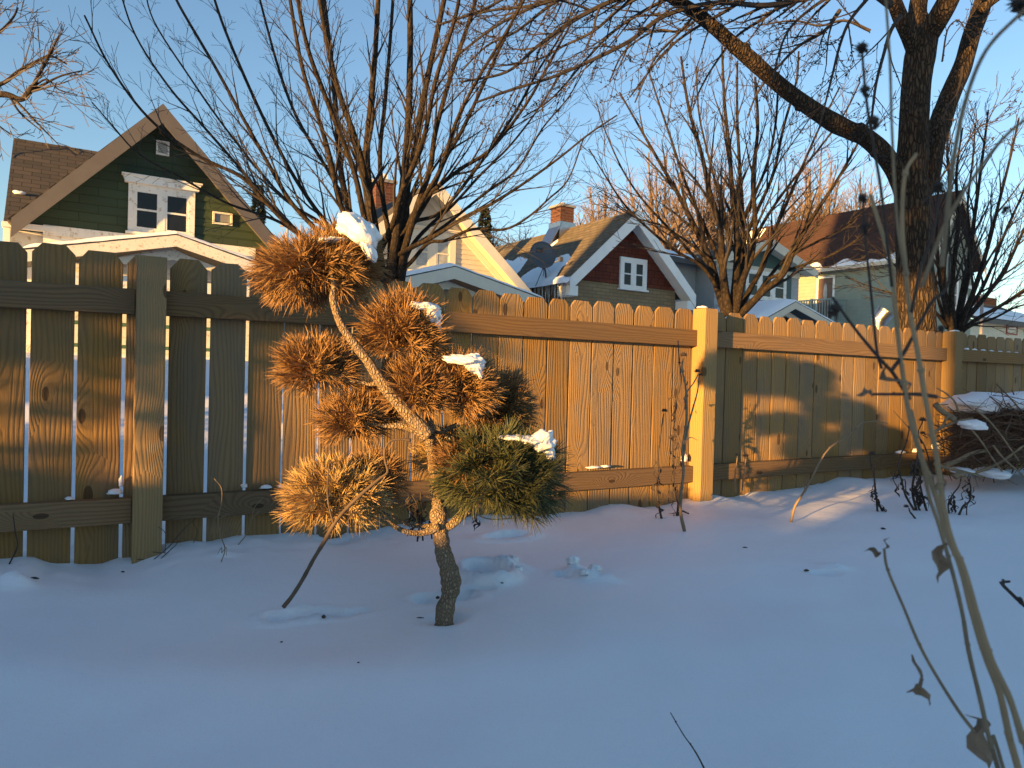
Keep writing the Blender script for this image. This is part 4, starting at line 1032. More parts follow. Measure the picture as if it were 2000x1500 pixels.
plant('dry_leaf_clump', 'dense black clump of hanging dead leaves behind the thick dry stems', 'dry plant',
      [([(1790,997),(1786,960),(1786,920),(1789,880),(1792,850)], 5, 3), ([(1810,998),(1806,970),(1795,940)], 5, 3), ([(1797,997),(1796,980),(1798,960)], 3, 2)],
      [], hang(1786,890,1788,960,13,24,9)+hang(1790,945,1808,975,9,26,8)+hang(1772,955,1790,960,3,18,6))
plant('coneflower_stalk', 'tiny bent stalk with a fuzzy head, in front of the dead leaf clump', 'dry plant',
      [([(1788,1013),(1784,1004),(1776,999),(1771,991)], 3.5, 2)], [(1770,989,5)], [])
plant('coneflower_stalk', 'leaning stalk with drooping leaves, left of the rightmost one', 'dry plant',
      [([(1853,1003),(1857,985),(1860,965),(1869,948),(1880,930)], 3.5, 2), ([(1838,1000),(1840,970),(1842,945)], 3, 2)], [], hang(1860,962,1858,990,8,20,6))
plant('coneflower_stalk', 'rightmost forked stalk with long dangling leaves before the brush pile', 'dry plant',
      [([(1873,1006),(1886,990),(1893,977),(1891,950),(1892,932)], 4.5, 2), ([(1888,1013),(1893,992),(1892,978),(1899,984)], 2.5, 2), ([(1892,944),(1900,932)], 2, 1.5)], [], hang(1889,938,1892,966,7,22,5)+hang(1897,942,1896,966,4,20,5)+[(1885,978,18,7,110)])
plant('coneflower_stalk', 'tall stalk with two heads before the right post, behind the thick dry stems', 'dry plant',
      [([(1834,990),(1828,950),(1814,900),(1798,862),(1777,836),(1748,803)], 3.5, 1.8), ([(1800,866),(1797,845),(1802,822)], 2.5, 2), ([(1803,850),(1815,856)], 2, 1.5)], [(1802,820,7), (1802,846,5), (1779,838,5)], [(1812,845,16,4,160),(1828,850,14,4,20)], 'dry_dark', 4.6)
plant('thin_weed', 'thin weed stem against the dark pickets right beside the middle post', 'dry plant', [([(1437,962),(1438,930),(1440,890)], 3, 2)], [(1439,888,3)], [(1437,940,12,4,90)], 'dry', 3.9)
plant('thin_weed', 'short weed with faded head before the first lit picket past the middle post', 'dry plant', [([(1450,958),(1454,935),(1457,892)], 2.5, 2)], [(1457,890,5)], [(1453,940,12,4,90)], 'dry', 3.95)
plant('leafy_dry_weed', 'clump of long curled brown dead leaves behind the pine trunk', 'dry plant',
      [([(815,1058),(818,1020),(815,985),(806,965)], 4, 3), ([(826,1056),(822,1020),(822,960)], 4, 3), ([(836,1045),(838,1020),(844,1052)], 3, 3), ([(806,966),(825,970),(840,972)], 3, 2)],
      [], hang(798,960,812,1010,9,40,7)+hang(815,970,832,1000,8,42,7)+hang(925,1000,932,1015,3,24,8), 'dry_dark', 2.6)
plant('thin_weed', 'thin pale runner stem lying over the snow under the green pine pad', 'dry plant', [([(925,1000),(945,1013),(970,1014),(1005,1010),(1035,1012)], 3, 2)], [], [(928,1003,18,8,95)], 'dry', 2.75)
plant('thin_weed', 'upright thorny weed sprig before the third picket right of the near post', 'dry plant',
      [([(432,1098),(435,1075),(432,1045),(430,1010),(430,985),(429,955),(422,934)], 2.2, 1.5), ([(430,1032),(420,1030),(410,1032)], 1.5, 1), ([(434,1052),(445,1045),(456,1040)], 1.5, 1), ([(429,1003),(420,1010),(415,1014)], 1.5, 1), ([(431,1012),(440,1006),(450,1006)], 1.5, 1),
       ([(433,1080),(438,1072),(443,1085)], 1.5, 1), ([(433,1080),(428,1072),(426,1082)], 1.5, 1)], [], [], 'dry')
plant('thin_weed', 'sprawling low weed at the foot of the near left post', 'dry plant',
      [([(300,1093),(325,1070),(350,1045),(370,1025),(381,1013)], 2, 1.2), ([(313,1092),(335,1070),(350,1056)], 2, 1.2), ([(322,1082),(318,1045),(310,1028)], 1.5, 1), ([(298,1078),(310,1082),(325,1078)], 1.5, 1), ([(268,1092),(280,1098),(292,1108)], 1.5, 1), ([(378,1060),(380,1040),(377,1018)], 1.5, 1)], [], [], 'dry_dark')
plant('thin_weed', 'single slanting weed stem leaning on the lower rail left of the dead pine', 'dry plant', [([(465,1064),(478,1045),(492,1015),(500,990),(513,972)], 2.2, 1.2), ([(492,1015),(504,998)], 1.5, 1)], [], [], 'dry')
plant('thin_weed', 'single leaning weed stem at the far left before the lowest rail', 'dry plant', [([(18,1102),(26,1070),(32,1040),(33,1002)], 3, 2)], [], [], 'dry_dark')
plant('bare_twig', 'bare slanting twig sticking up at the bottom edge right of centre', 'dry plant', [([(1395,1545),(1375,1500),(1350,1455),(1330,1425),(1312,1397)], 4, 2)], [], [], 'dry_dark', 1.24, None)
plant('bare_twig', 'short knotty twig entering from the right edge above the snow', 'dry plant', [([(2140,1650),(2090,1390),(2040,1260),(2000,1195),(1990,1168),(1973,1146),(1957,1130)], 9, 5)], [(1991,1170,6), (1959,1133,3)], [], 'dry_dark', .95, None)
# small bits on the snow
def chip(px, py, w_, h_, an, lab):
    p = ground_at(px, py); s = (p-CAMP).length/FPX; mb = MB()
    c = Vector((p.x, p.y, gz(p.x, p.y)+h_*s*.35)); d = Vector((math.cos(R(an)), math.sin(R(an))*.6, .1*U(-1, 1)))
    mb.tube([c-d*w_*.5*s, c+Vector((0, 0, h_*.1*s)), c+d*w_*.5*s], [h_*.25*s, h_*.5*s, h_*.2*s], 6)
    tag(mb.build('bark_chip', M['dry_dark'], base=c), lab, 'debris', 'dark bits lying on the snow')
chip(68,1131,13,4,5,'flat dark chip on the snow at the far left'); chip(632,1211,8,8,40,'round dark seed near the paw prints below the broken branch')
chip(652,1205,12,2,-12,'tiny twig beside the round seed below the broken branch'); chip(821,1209,14,2.5,3,'short twig left of the pine trunk foot')
chip(855,1165,7,7,20,'round dark cone stub touching the left of the pine trunk'); chip(1168,1115,6,9,60,'dark upright chip on the churned snow right of the pine')
chip(1455,1070,9,2.5,-5,'thin chip on the open snow in front of the middle post'); chip(1575,1118,9,5,0,'dark chip by the shallow print right of centre'); chip(980,1145,7,3,0,'small chip below the deep footprint')
chip(1725,1034,8,4,-30,'curved chip below the straight spiky stalk'); chip(550,1255,5,3,0,'tiny speck below the hanging branch end'); chip(1703,972,6,6,30,'dark burr left of the straight spiky stalk'); chip(700,1295,4,3,0,'tiny speck low on the open snow left of centre')
chip(620,1020,4,6,80,'dark speck at the fence foot below the lowest pine pad'); chip(240,1118,6,3,0,'small speck on the snow below the near left post')
# ------------------------------------------------------------------ brush pile
BP = at(1960, 925, 4.75); BP.z = gz(BP.x, BP.y)
pile = empty('brush_pile', BP); tag(pile, 'big tangled heap of cut brown twigs under snow at the right', 'brush pile')
mb = MB(); s = 4.75/FPX
def inpile():
    while True:
        u, v, k = U(-1, 1), U(-1, 1), U(0, 1)
        if u*u+v*v*.6+k*k*.5 < 1: break
    return at(2010+u*165, 905-k*115, 4.9+v*.45)
for i in range(1500):
    c = inpile(); an = rnd.gauss(.1, .55); d = Vector((math.cos(an)*.9, U(-.6, .6), math.sin(an)*.8)).normalized(); ln = U(.10, .42); r = U(.0018, .0042)
    P = [c-d*ln*.5]; dd_ = d.copy()
    for k in range(4): dd_ = (dd_+Vector((U(-.25,.25), U(-.25,.25), U(-.25,.25)))).normalized(); P.append(P[-1]+dd_*ln*.25)
    for p_ in P:
        g_ = gz(p_.x, p_.y) if False else BP.z-.03
        if p_.z < g_: p_.z = g_
    mb.tube(P, [r, r, r*.9, r*.7, r*.3], 4)
    if rnd.random() < .5:
        q = P[2]; d2 = (dd_+Vector((U(-.8,.8), U(-.8,.8), U(-.2,.8)))).normalized(); mb.tube([q, q+d2*ln*.3], [r*.6, r*.2], 3)
o = mb.build('twig_tangle', plain('brown_twigs', (.12, .068, .042), .85, .35, 14., .2), pile, base=BP); o['kind'] = 'stuff'
def log(pts, z, w0, w1, name='cut_branch', mat='dry'):
    mb = MB(); P = crom(pth(pts, z), 5); n = len(P); mb.tube(P, [(w0+(w1-w0)*i/(n-1))*.5*z/FPX*(1+.2*noise.noise(p*40)) for i, p in enumerate(P)], 8)
    mb.build(name, M[mat], pile, base=BP, smooth=True)
log([(1921,931),(1880,921),(1842,912),(1825,905)], 4.4, 4, 9, mat='dry'); log([(1845,910),(1870,900),(1900,885),(1925,880)], 4.5, 10, 8)
log([(1865,820),(1840,803),(1825,790)], 4.5, 12, 10); log([(1864,932),(1870,928),(1884,927)], 4.35, 14, 10, 'cut_branch', 'dry')
log([(1815,853),(1835,838),(1865,825),(1900,818)], 4.5, 3, 7); log([(1812,850),(1840,832),(1850,815),(1862,812)], 4.45, 3, 6)
log([(1830,758),(1850,770),(1865,785),(1872,805)], 4.5, 2, 5); log([(1832,775),(1845,778),(1858,775)], 4.5, 2, 3); log([(1960,925),(1935,890),(1915,860),(1890,830)], 4.4, 3, 4); log([(1990,900),(1955,850),(1930,820),(1905,800)], 4.4, 3, 4)
log([(1852,790),(1835,790),(1830,785)], 4.5, 2, 3); log([(2000,870),(1950,905),(1900,925)], 4.45, 4, 7); log([(2005,935),(1960,895),(1940,870)], 4.35, 3, 4)
def psnow(lab, parts, z):
    mb = MB(); s = z/FPX
    for (px, py, a, b, dy, sd_) in parts: blob(mb, at(px, py, z), a*s, dy, b*s, None, .12, 3, 30, 14, sd_, -.5)
    tag(mb.build('snow_mound', M['snow_cap'], base=at(parts[0][0], parts[0][1], z), smooth=True), lab, 'snow', 'snow lying on the brush pile')
psnow('long rounded snow blanket on top of the brush pile', [(1960,788,105,20,.34,1),(1900,795,42,20,.25,2),(2040,790,80,26,.35,3)], 4.85)
psnow('oval lump of snow stuck in the front of the brush pile', [(1903,832,21,12,.07,4),(1885,828,12,6,.05,5)], 4.42)
psnow('small snow heap at the foot of the brush pile', [(1937,925,26,12,.14,6)], 4.5)
psnow('little snow pat under the cut branch left of the brush pile', [(1878,920,20,7,.08,7)], 4.5)
# ------------------------------------------------------------------ tall weed right in front of the viewer
ZF = .55
wb = at(2230, 2560, ZF); wb.z = gz(wb.x, wb.y)
WEED = empty('tall_dry_weed', wb); tag(WEED, 'tall blurred dry flower stems with seed heads, close to the viewer', 'dry plant')
def wst(pts, w0, w1, z=ZF, mat='dry_pale', down=True):
    mb = MB(); P = pth(pts, z)
    if down: P = [wb+Vector((U(-.03,.03), U(-.03,.03), -.03))]+P
    C = crom(P, 6); n = len(C); s = z/FPX
    mb.tube(C, [(w0+(w1-w0)*i/(n-1))*.5*s*(1+.10*noise.noise(c*80)) for i, c in enumerate(C)], 8)
    for i in range(12, n-1, 13): blob(mb, C[i], w0*.5*s, w0*.5*s, w0*.6*s, None, .2, 3, 8, 5, i)
    mb.build('stem', M[mat], WEED, base=wb, smooth=True)
wst([(2000,1540),(1972,1440),(1952,1352),(1924,1280),(1900,1200),(1876,1108),(1848,1040),(1828,970),(1799,890),(1777,815),(1761,714),(1748,600),(1741,520),(1715,430),(1700,380)], 14, 7, .56)
wst([(2020,1540),(1998,1450),(1972,1365),(1935,1285),(1905,1190),(1882,1110),(1860,1060),(1844,996),(1828,884),(1809,788),(1793,692),(1776,600),(1768,520),(1762,430),(1768,340),(1790,300)], 14, 7, .53)
wst([(1960,1540),(1936,1460),(1916,1372),(1892,1272),(1880,1200),(1860,1116),(1835,1030),(1815,970),(1800,900),(1780,800)], 10, 6, .60, 'dry')
wst([(1965,1520),(1932,1464),(1872,1388),(1804,1276),(1764,1184),(1738,1124),(1730,1098),(1727,1072)], 8, 5, .64, 'dry')
wst([(1777,780),(1745,730),(1725,708),(1680,655),(1636,596),(1625,580)], 8, 5, .58, 'dry_dark', False)
wst([(1741,724),(1765,690),(1790,644),(1820,590),(1850,560),(1855,500)], 8, 5, .56, 'dry_dark', False)
wst([(1830,775),(1790,770),(1745,770),(1705,770)], 8, 5, .56, 'dry_dark', False)
wst([(1722,720),(1712,680),(1700,560),(1690,470),(1685,385)], 6, 4, .60, 'dry_dark', False)
wst([(1780,610),(1800,520),(1826,440),(1833,370)], 7, 5, .52, 'dry_dark', False)
wst([(1770,540),(1752,430),(1742,250),(1738,120),(1728,-30)], 6, 5, .46, 'dry', False)
wst([(1742,560),(1722,380),(1700,250),(1690,175),(1683,92)], 6, 5, .55, 'dry_dark', False)
wst([(1840,520),(1860,330),(1885,200),(1925,100),(1990,30),(2040,-10)], 9, 7, .42, 'dry', False)
wst([(1800,560),(1850,430),(1920,320),(1975,255),(2040,210)], 8, 6, .44, 'dry', False)
for (px, py, r_) in ((1683,92,17),(1690,175,15),(1705,235,18),(1833,362,17),(1685,385,12),(1630,602,17),(1990,5,26),(1965,407,10),(1690,440,13),(1838,640,10)):
    mb = MB(); z_ = .52; c = at(px, py, z_); head(mb, c, r_*.72*z_/FPX, None, 40)
    for k in range(4): crumple(mb, c, r_*U(.9, 1.8)*z_/FPX, r_*.8*z_/FPX, -U_+R_*U(-.7, .7), 1., px+k)
    mb.build('seed_head', M['dry_dark'], WEED, base=wb)
for (px, py, l_, w_, an, z_) in ((1728,712,66,24,68,.58),(1705,770,30,18,185,.56),(1795,1286,62,26,112,.64),(1790,1335,40,24,60,.64),(1874,1398,100,34,62,.64),(1722,1080,28,20,190,.64),(1727,1075,26,8,-80,.64),(1848,1060,70,34,100,.58),(1838,930,30,20,80,.55)):
    mb = MB(); d = R_*math.cos(R(an))-U_*math.sin(R(an))+F_*U(-.3, .3); crumple(mb, at(px, py, z_), l_*1.15*z_/FPX, w_*1.2*z_/FPX, d, .8, px*.1); mb.build('dead_leaf', M['leaf_dry'], WEED, base=wb)
# ------------------------------------------------------------------ bare trees
def grow(mb, p, d, L, r, lvl, P_, minr):
    """a branch with its side shoots. P_: per level (spacing, ratio, angle, wander, up, seg)"""
    sp, ratio, ang, wan, up, seg = P_[lvl]
    n = max(2, int(L/seg)); pts = [p.copy()]; d = d.normalized(); dirs = [d]
    for i in range(n):
        d = (d+Vector((rnd.gauss(0, wan), rnd.gauss(0, wan), rnd.gauss(0, wan)+up))).normalized()
        p = p+d*(L/n); pts.append(p); dirs.append(d)
    mb.tube(pts, [max(minr, r*(1-.8*i/n)) for i in range(n+1)], 3 if r < .012 else 5, False)
    if lvl > 0: spawn(mb, pts, dirs, L, r, lvl-1, P_, minr, sp)
def spawn(mb, pts, dirs, L, r, lvl, P_, minr, sp, f0=.18):
    n = len(pts)-1; s = f0*L+U(0, sp); ph = U(0, 6.28)
    while s < L*.97:
        f = s/L; i = min(n-1, int(f*n)); q = pts[i].lerp(pts[i+1], f*n-i); dd = dirs[min(i+1, n)]
        ph += 2.4+U(-.5, .5); a1 = dd.orthogonal().normalized(); a2 = dd.cross(a1); an = R(P_[lvl][2]*U(.75, 1.25))
        nd = dd*math.cos(an)+(a1*math.cos(ph)+a2*math.sin(ph))*math.sin(an)
        ln = P_[lvl][1]*U(.6, 1.2)*(1.1-.75*f)
        grow(mb, q, nd, ln, max(minr, min(r*(1-.75*f)*.55, .02+r*.2)), lvl, P_, minr)
        s += sp*U(.6, 1.4)
def path_branch(mbT, mbC, pts, rads, P_, lvl, minr, sp, n=7, f0=.15, sub=6, rough=.05):
    C = crom(pts, sub); Q = crf(rads, sub)
    Q = [q*(1+rough*noise.noise(c*9)) for q, c in zip(Q, C)]
    mbT.tube(C, Q, n)
    dirs = [(C[min(i+1, len(C)-1)]-C[max(i-1, 0)]).normalized() for i in range(len(C))]
    L = sum((C[i+1]-C[i]).length for i in range(len(C)-1))
    spawn(mbC, C, dirs, L, rads[0], lvl, P_, minr, sp, f0)
def treeobj(name, lab, base, mt, mc, matT, matC, group=None):
    root = empty(name, base); tag(root, lab, 'tree', group)
    mt.build('trunk', matT, root, base=base, smooth=True); mc.build('crown', matC, root, base=base)
    return root
# --- many-stemmed maple behind the fence ------------------------
T = MB(); Cn = MB(); ZT = 6.6; sT = ZT/FPX
b0 = at(757, 560, ZT); b0.z = gz(b0.x, b0.y)
# (pixel path from the fork upwards, width start/end, depth drift)
st = [
 ([(742,552),(735,500),(724,440),(720,373),(716,300),(724,209),(733,100),(741,-40)], 26, 9, .2),
 ([(752,560),(742,500),(724,392),(698,284),(664,187),(640,90),(618,-40)], 18, 8, -.3),
 ([(775,560),(784,510),(789,430),(794,360),(810,300),(822,220),(842,120),(876,-40)], 30, 10, .5),
 ([(762,560),(768,500),(785,380),(797,250),(801,100),(800,-40)], 20, 10, -.4),
 ([(735,560),(712,505),(690,440),(672,370),(662,300),(655,200),(645,100),(628,-40)], 18, 9, .8),
 ([(735,560),(715,510),(700,470),(665,400),(645,310),(625,240),(590,130),(560,-40)], 15, 6, -.8),
 ([(730,560),(705,520),(675,485),(640,440),(600,385),(560,320),(500,200),(440,60),(410,-30)], 14, 5, .6),
 ([(728,560),(690,520),(640,470),(600,430),(565,390),(530,330),(480,240),(420,130),(350,10),(330,-40)], 14, 4, -.6),
 ([(725,560),(680,530),(630,495),(590,460),(556,428),(515,385),(470,330),(400,250),(330,170),(265,70),(230,-30)], 13, 3, .3),
 ([(720,565),(665,540),(606,474),(556,433),(510,385),(470,345),(380,300),(290,230),(215,130),(165,30)], 13, 3, -.9),
 ([(720,565),(650,520),(601,474),(550,436),(500,416),(440,395),(350,345),(270,300),(215,240),(180,200)], 10, 2.5, .9),
 ([(700,520),(640,445),(570,400),(520,350),(440,250),(370,150),(300,40),(280,-40)], 8, 3, 1.2),
 ([(745,555),(700,450),(650,350),(580,230),(540,120),(500,-30)], 12, 5, 1.3),
 ([(745,555),(715,440),(690,330),(640,200),(600,90),(575,-40)], 14, 6, -1.2),
 ([(757,555),(762,480),(748,390),(742,300),(752,200),(762,80),(770,-40)], 14, 7, 1.1),
 ([(757,512),(780,497),(806,482),(850,460),(911,422),(960,398),(1023,358),(1090,310),(1150,262),(1205,225)], 13, 2.5, -.6),
 ([(765,540),(800,515),(836,475),(870,470),(922,448),(985,448),(1030,425),(1070,390),(1110,350),(1140,270)], 10, 2.5, -.2),
 ([(770,545),(790,470),(810,415),(850,370),(900,330),(960,290),(1030,200),(1080,110),(1130,20)], 15, 4, .4),
 ([(770,545),(800,450),(840,380),(870,310),(905,250),(960,130),(1010,20),(1030,-40)], 15, 5, .9),
 ([(775,545),(795,470),(816,400),(840,330),(850,260),(880,150),(920,30),(940,-40)], 16, 6, -.7),
 ([(775,545),(805,480),(840,440),(885,400),(940,340),(1000,280),(1060,200),(1100,130)], 11, 3, 1.2),
 ([(790,470),(820,400),(860,330),(890,240),(930,160),(990,60),(1040,-30)], 10, 4, -1.2),
 ([(742,490),(770,430),(782,380),(800,340),(830,260),(850,160),(890,30),(900,-40)], 13, 6, -1.0),
 ([(760,520),(800,440),(860,415),(930,330),(1000,230),(1050,140),(1100,60),(1130,-20)], 10, 3, .1),
 ([(806,482),(870,440),(950,375),(1010,330),(1060,250),(1110,190),(1150,120)], 8, 2, .7),
]
PM = [(0, .17, 34, .10, .06, .05), (.07, .42, 30, .07, .03, .08), (.125, .95, 24, .05, .02, .12), (.3, 1.6, 20, .04, .02, .2)]
for pts, w0, w1, dz in st:
    n = len(pts); P = [at(x, y, ZT+dz*(i/(n-1))**.8) for i, (x, y) in enumerate(pts)]
    rr = [(w0+(w1-w0)*(i/(n-1))**.7)*.5*sT for i in range(n)]
    path_branch(T, Cn, P, rr, PM, 2, .0018, .21, 7, .27)
for x0, x1 in ((748, 738), (760, 757), (772, 775)):
    T.tube(crom([b0+Vector((x0-760, 0, 0))*.004, at(x0, 640, ZT), at(x1, 548, ZT)], 5), crf([.13, .11, .08], 5), 9)
treeobj('many_stemmed_tree', 'large bare tree fanning into many upright stems right behind the dead pine', b0, T, Cn, M['bark_dark'], M['twig'])
# --- second and third fan trees ---------------------------------
def fan(name, lab, bx, by, z, stems, PMx, sp, wscale=1., matT=None, matC=None, minr=.003, lvl=2):
    T = MB(); Cn = MB(); s = z/FPX; b = at(bx, by, z); b = Vector((b.x, b.y, gz(b.x, b.y)))
    for pts, w0, w1, dz in stems:
        n = len(pts); P = [at(x, y, z+dz*(i/(n-1))**.8) for i, (x, y) in enumerate(pts)]
        path_branch(T, Cn, P, [(w0+(w1-w0)*(i/(n-1))**.7)*.5*s*wscale for i in range(n)], PMx, lvl, minr, sp, 6, .2)
    T.tube([b-Vector((0, 0, .1)), at(bx, by+10, z)], [.16, .13], 9)
    treeobj(name, lab, b, T, Cn, matT or M['bark_dark'], matC or M['twig'])
st = [
 ([(1420,615),(1405,570),(1390,520),(1375,480),(1350,430),(1325,380),(1290,320),(1250,250),(1210,180)], 22, 3, .5),
 ([(1425,615),(1415,560),(1410,500),(1405,440),(1385,370),(1370,300),(1345,210),(1330,110)], 20, 4, -.4),
 ([(1432,615),(1438,540),(1440,470),(1432,400),(1425,300),(1415,200),(1410,90)], 20, 4, .2),
 ([(1436,615),(1440,560),(1452,500),(1450,420),(1445,330),(1440,230),(1440,120)], 18, 4, 1.),
 ([(1436,615),(1450,550),(1468,500),(1475,430),(1470,350),(1480,250),(1475,150)], 16, 4, -1.),
 ([(1440,618),(1470,590),(1495,565),(1530,535),(1555,480),(1590,420),(1630,360),(1670,290),(1700,230)], 18, 3, -.4),
 ([(1440,618),(1462,570),(1490,520),(1510,460),(1535,400),(1565,330),(1600,250),(1640,170)], 14, 3, .6),
 ([(1470,590),(1500,545),(1530,510),(1580,480),(1640,450),(1690,410),(1740,380)], 10, 2, .3),
 ([(1400,560),(1370,520),(1320,490),(1270,450),(1220,400),(1180,340),(1150,290)], 9, 2, -.5),
 ([(1395,540),(1355,500),(1310,450),(1255,390),(1215,330),(1180,250),(1165,200)], 8, 2, .8),
 ([(1410,520),(1375,440),(1340,360),(1310,270),(1280,180),(1265,130)], 9, 3, 1.2),
 ([(1440,500),(1475,420),(1510,340),(1530,250),(1555,160),(1560,100)], 9, 3, -.9),
 ([(1455,500),(1500,420),(1550,350),(1600,290),(1650,220),(1680,160)], 8, 3, 1.3),
 ([(1430,480),(1410,400),(1385,310),(1365,220),(1360,130)], 8, 3, 1.4),
 ([(1450,430),(1495,330),(1515,240),(1520,140)], 7, 3, -1.4),
 ([(1500,545),(1560,520),(1620,500),(1670,470),(1700,440)], 7, 2, -.3),
 ([(1390,510),(1340,470),(1290,440),(1240,425),(1200,400)], 6, 2, .3),
]
PM2 = [(0, .26, 26, .08, .05, .08), (.10, .55, 24, .06, .04, .12), (.16, 1.1, 22, .05, .03, .18), (.4, 1.6, 18, .04, .02, .2)]
fan('many_stemmed_tree', 'bare fan-shaped tree growing in front of the grey house with teal gable', 1432, 620, 9.2, st, PM2, .26, minr=.0032)
st = [
 ([(1862,655),(1850,600),(1842,540),(1850,450),(1855,370),(1850,290),(1858,230)], 16, 3, .3),
 ([(1862,655),(1858,590),(1862,520),(1872,430),(1868,340),(1880,250)], 16, 3, -.5),
 ([(1866,655),(1876,600),(1890,540),(1900,450),(1912,360),(1925,260),(1930,215)], 16, 3, .6),
 ([(1868,655),(1885,610),(1905,560),(1930,480),(1950,400),(1975,300),(1990,230)], 14, 3, -.2),
 ([(1868,655),(1890,620),(1920,585),(1960,530),(1990,470),(2030,380),(2060,300)], 13, 3, .4),
 ([(1870,655),(1905,625),(1950,600),(2000,570),(2060,530)], 11, 3, -.6),
 ([(1866,650),(1895,600),(1925,550),(1965,450),(2000,370),(2030,270)], 10, 3, 1.),
 ([(1858,650),(1840,610),(1828,560),(1815,480),(1800,400),(1790,330)], 10, 3, 1.2),
 ([(1870,652),(1900,635),(1940,622),(1985,600),(2040,585)], 8, 3, .2),
 ([(1866,640),(1880,560),(1895,480),(1890,400),(1900,310),(1905,240)], 10, 3, 1.3),
 ([(1855,640),(1838,560),(1830,470),(1832,380),(1840,300)], 9, 3, -1.),
 ([(1850,640),(1820,600),(1790,560),(1750,520),(1710,490)], 8, 2, -.8),
 ([(1850,630),(1800,590),(1750,575),(1700,560),(1650,540)], 7, 2, .8),
]
fan('many_stemmed_tree', 'bare fan-shaped tree at the right edge, just right of the thick trunk', 1864, 652, 9.6, st, PM2, .24, minr=.0032)
# --- the big ash on the right ------------------------------------
T = MB(); Cn = MB(); ZA = 7.4; s = ZA/FPX; b0 = at(1795, 650, ZA); b0.z = gz(b0.x, b0.y)
def big(pts, ws, z=ZA, n=14, sub=6, rough=.05, dz=0.):
    k = len(pts); P = [at(x, y, z+dz*i/(k-1)) for i, (x, y) in enumerate(pts)]; C = crom(P, sub); Q = crf([w_*.5*s for w_ in ws], sub)
    Q = [q*(1+rough*noise.noise(c*4)+rough*.5*noise.noise(c*13)) for q, c in zip(Q, C)]; T.tube(C, Q, n); return C
T.tube([b0-Vector((0, 0, .2)), b0+Vector((0, 0, .15)), at(1790, 640, ZA)], [.28, .21, .185], 16)
big([(1790,650),(1788,600),(1787,540),(1784,460),(1781,400),(1780,340),(1783,280),(1786,220),(1790,160),(1797,110),(1808,60)], [70,69,67,64,62,58,54,53,52,56,50], n=22, sub=8, rough=.035)
big([(1795,100),(1800,50),(1792,20),(1805,-60),(1810,-160)], [36,36,34,30,26], dz=.4)
big([(1806,80),(1830,40),(1852,0),(1885,-70),(1910,-150)], [42,40,38,34,28], dz=-.5)
big([(1795,395),(1812,345),(1822,290),(1838,235),(1858,180),(1880,130),(1897,70),(1915,20),(1930,-30),(1960,-120)], [30,44,42,40,38,36,34,34,32,26], n=16, dz=.6)
big([(1790,110),(1775,70),(1757,30),(1742,-10),(1720,-80),(1690,-160)], [30,28,27,24,20,16], dz=-.6)
CL = big([(1772,385),(1750,335),(1722,296),(1690,268),(1665,257),(1635,243),(1600,222),(1565,198),(1530,172),(1495,142),(1465,115),(1430,85),(1400,58),(1365,30),(1330,6),(1285,-20),(1240,-50)],
        [40,37,35,33,32,34,30,28,27,26,27,24,23,22,20,16,11], n=14, dz=-1.2)
big([(1915,20),(1940,2),(1965,-10),(2010,-12)], [20,13,9,6], n=8)
for (px, py, r_) in ((1673,256,19),(1568,208,15),(1720,300,16),(1452,98,14)): blob(T, at(px, py, ZA-.4), r_*s, r_*s, r_*s*.8, None, .2, 3, 12, 8, px)
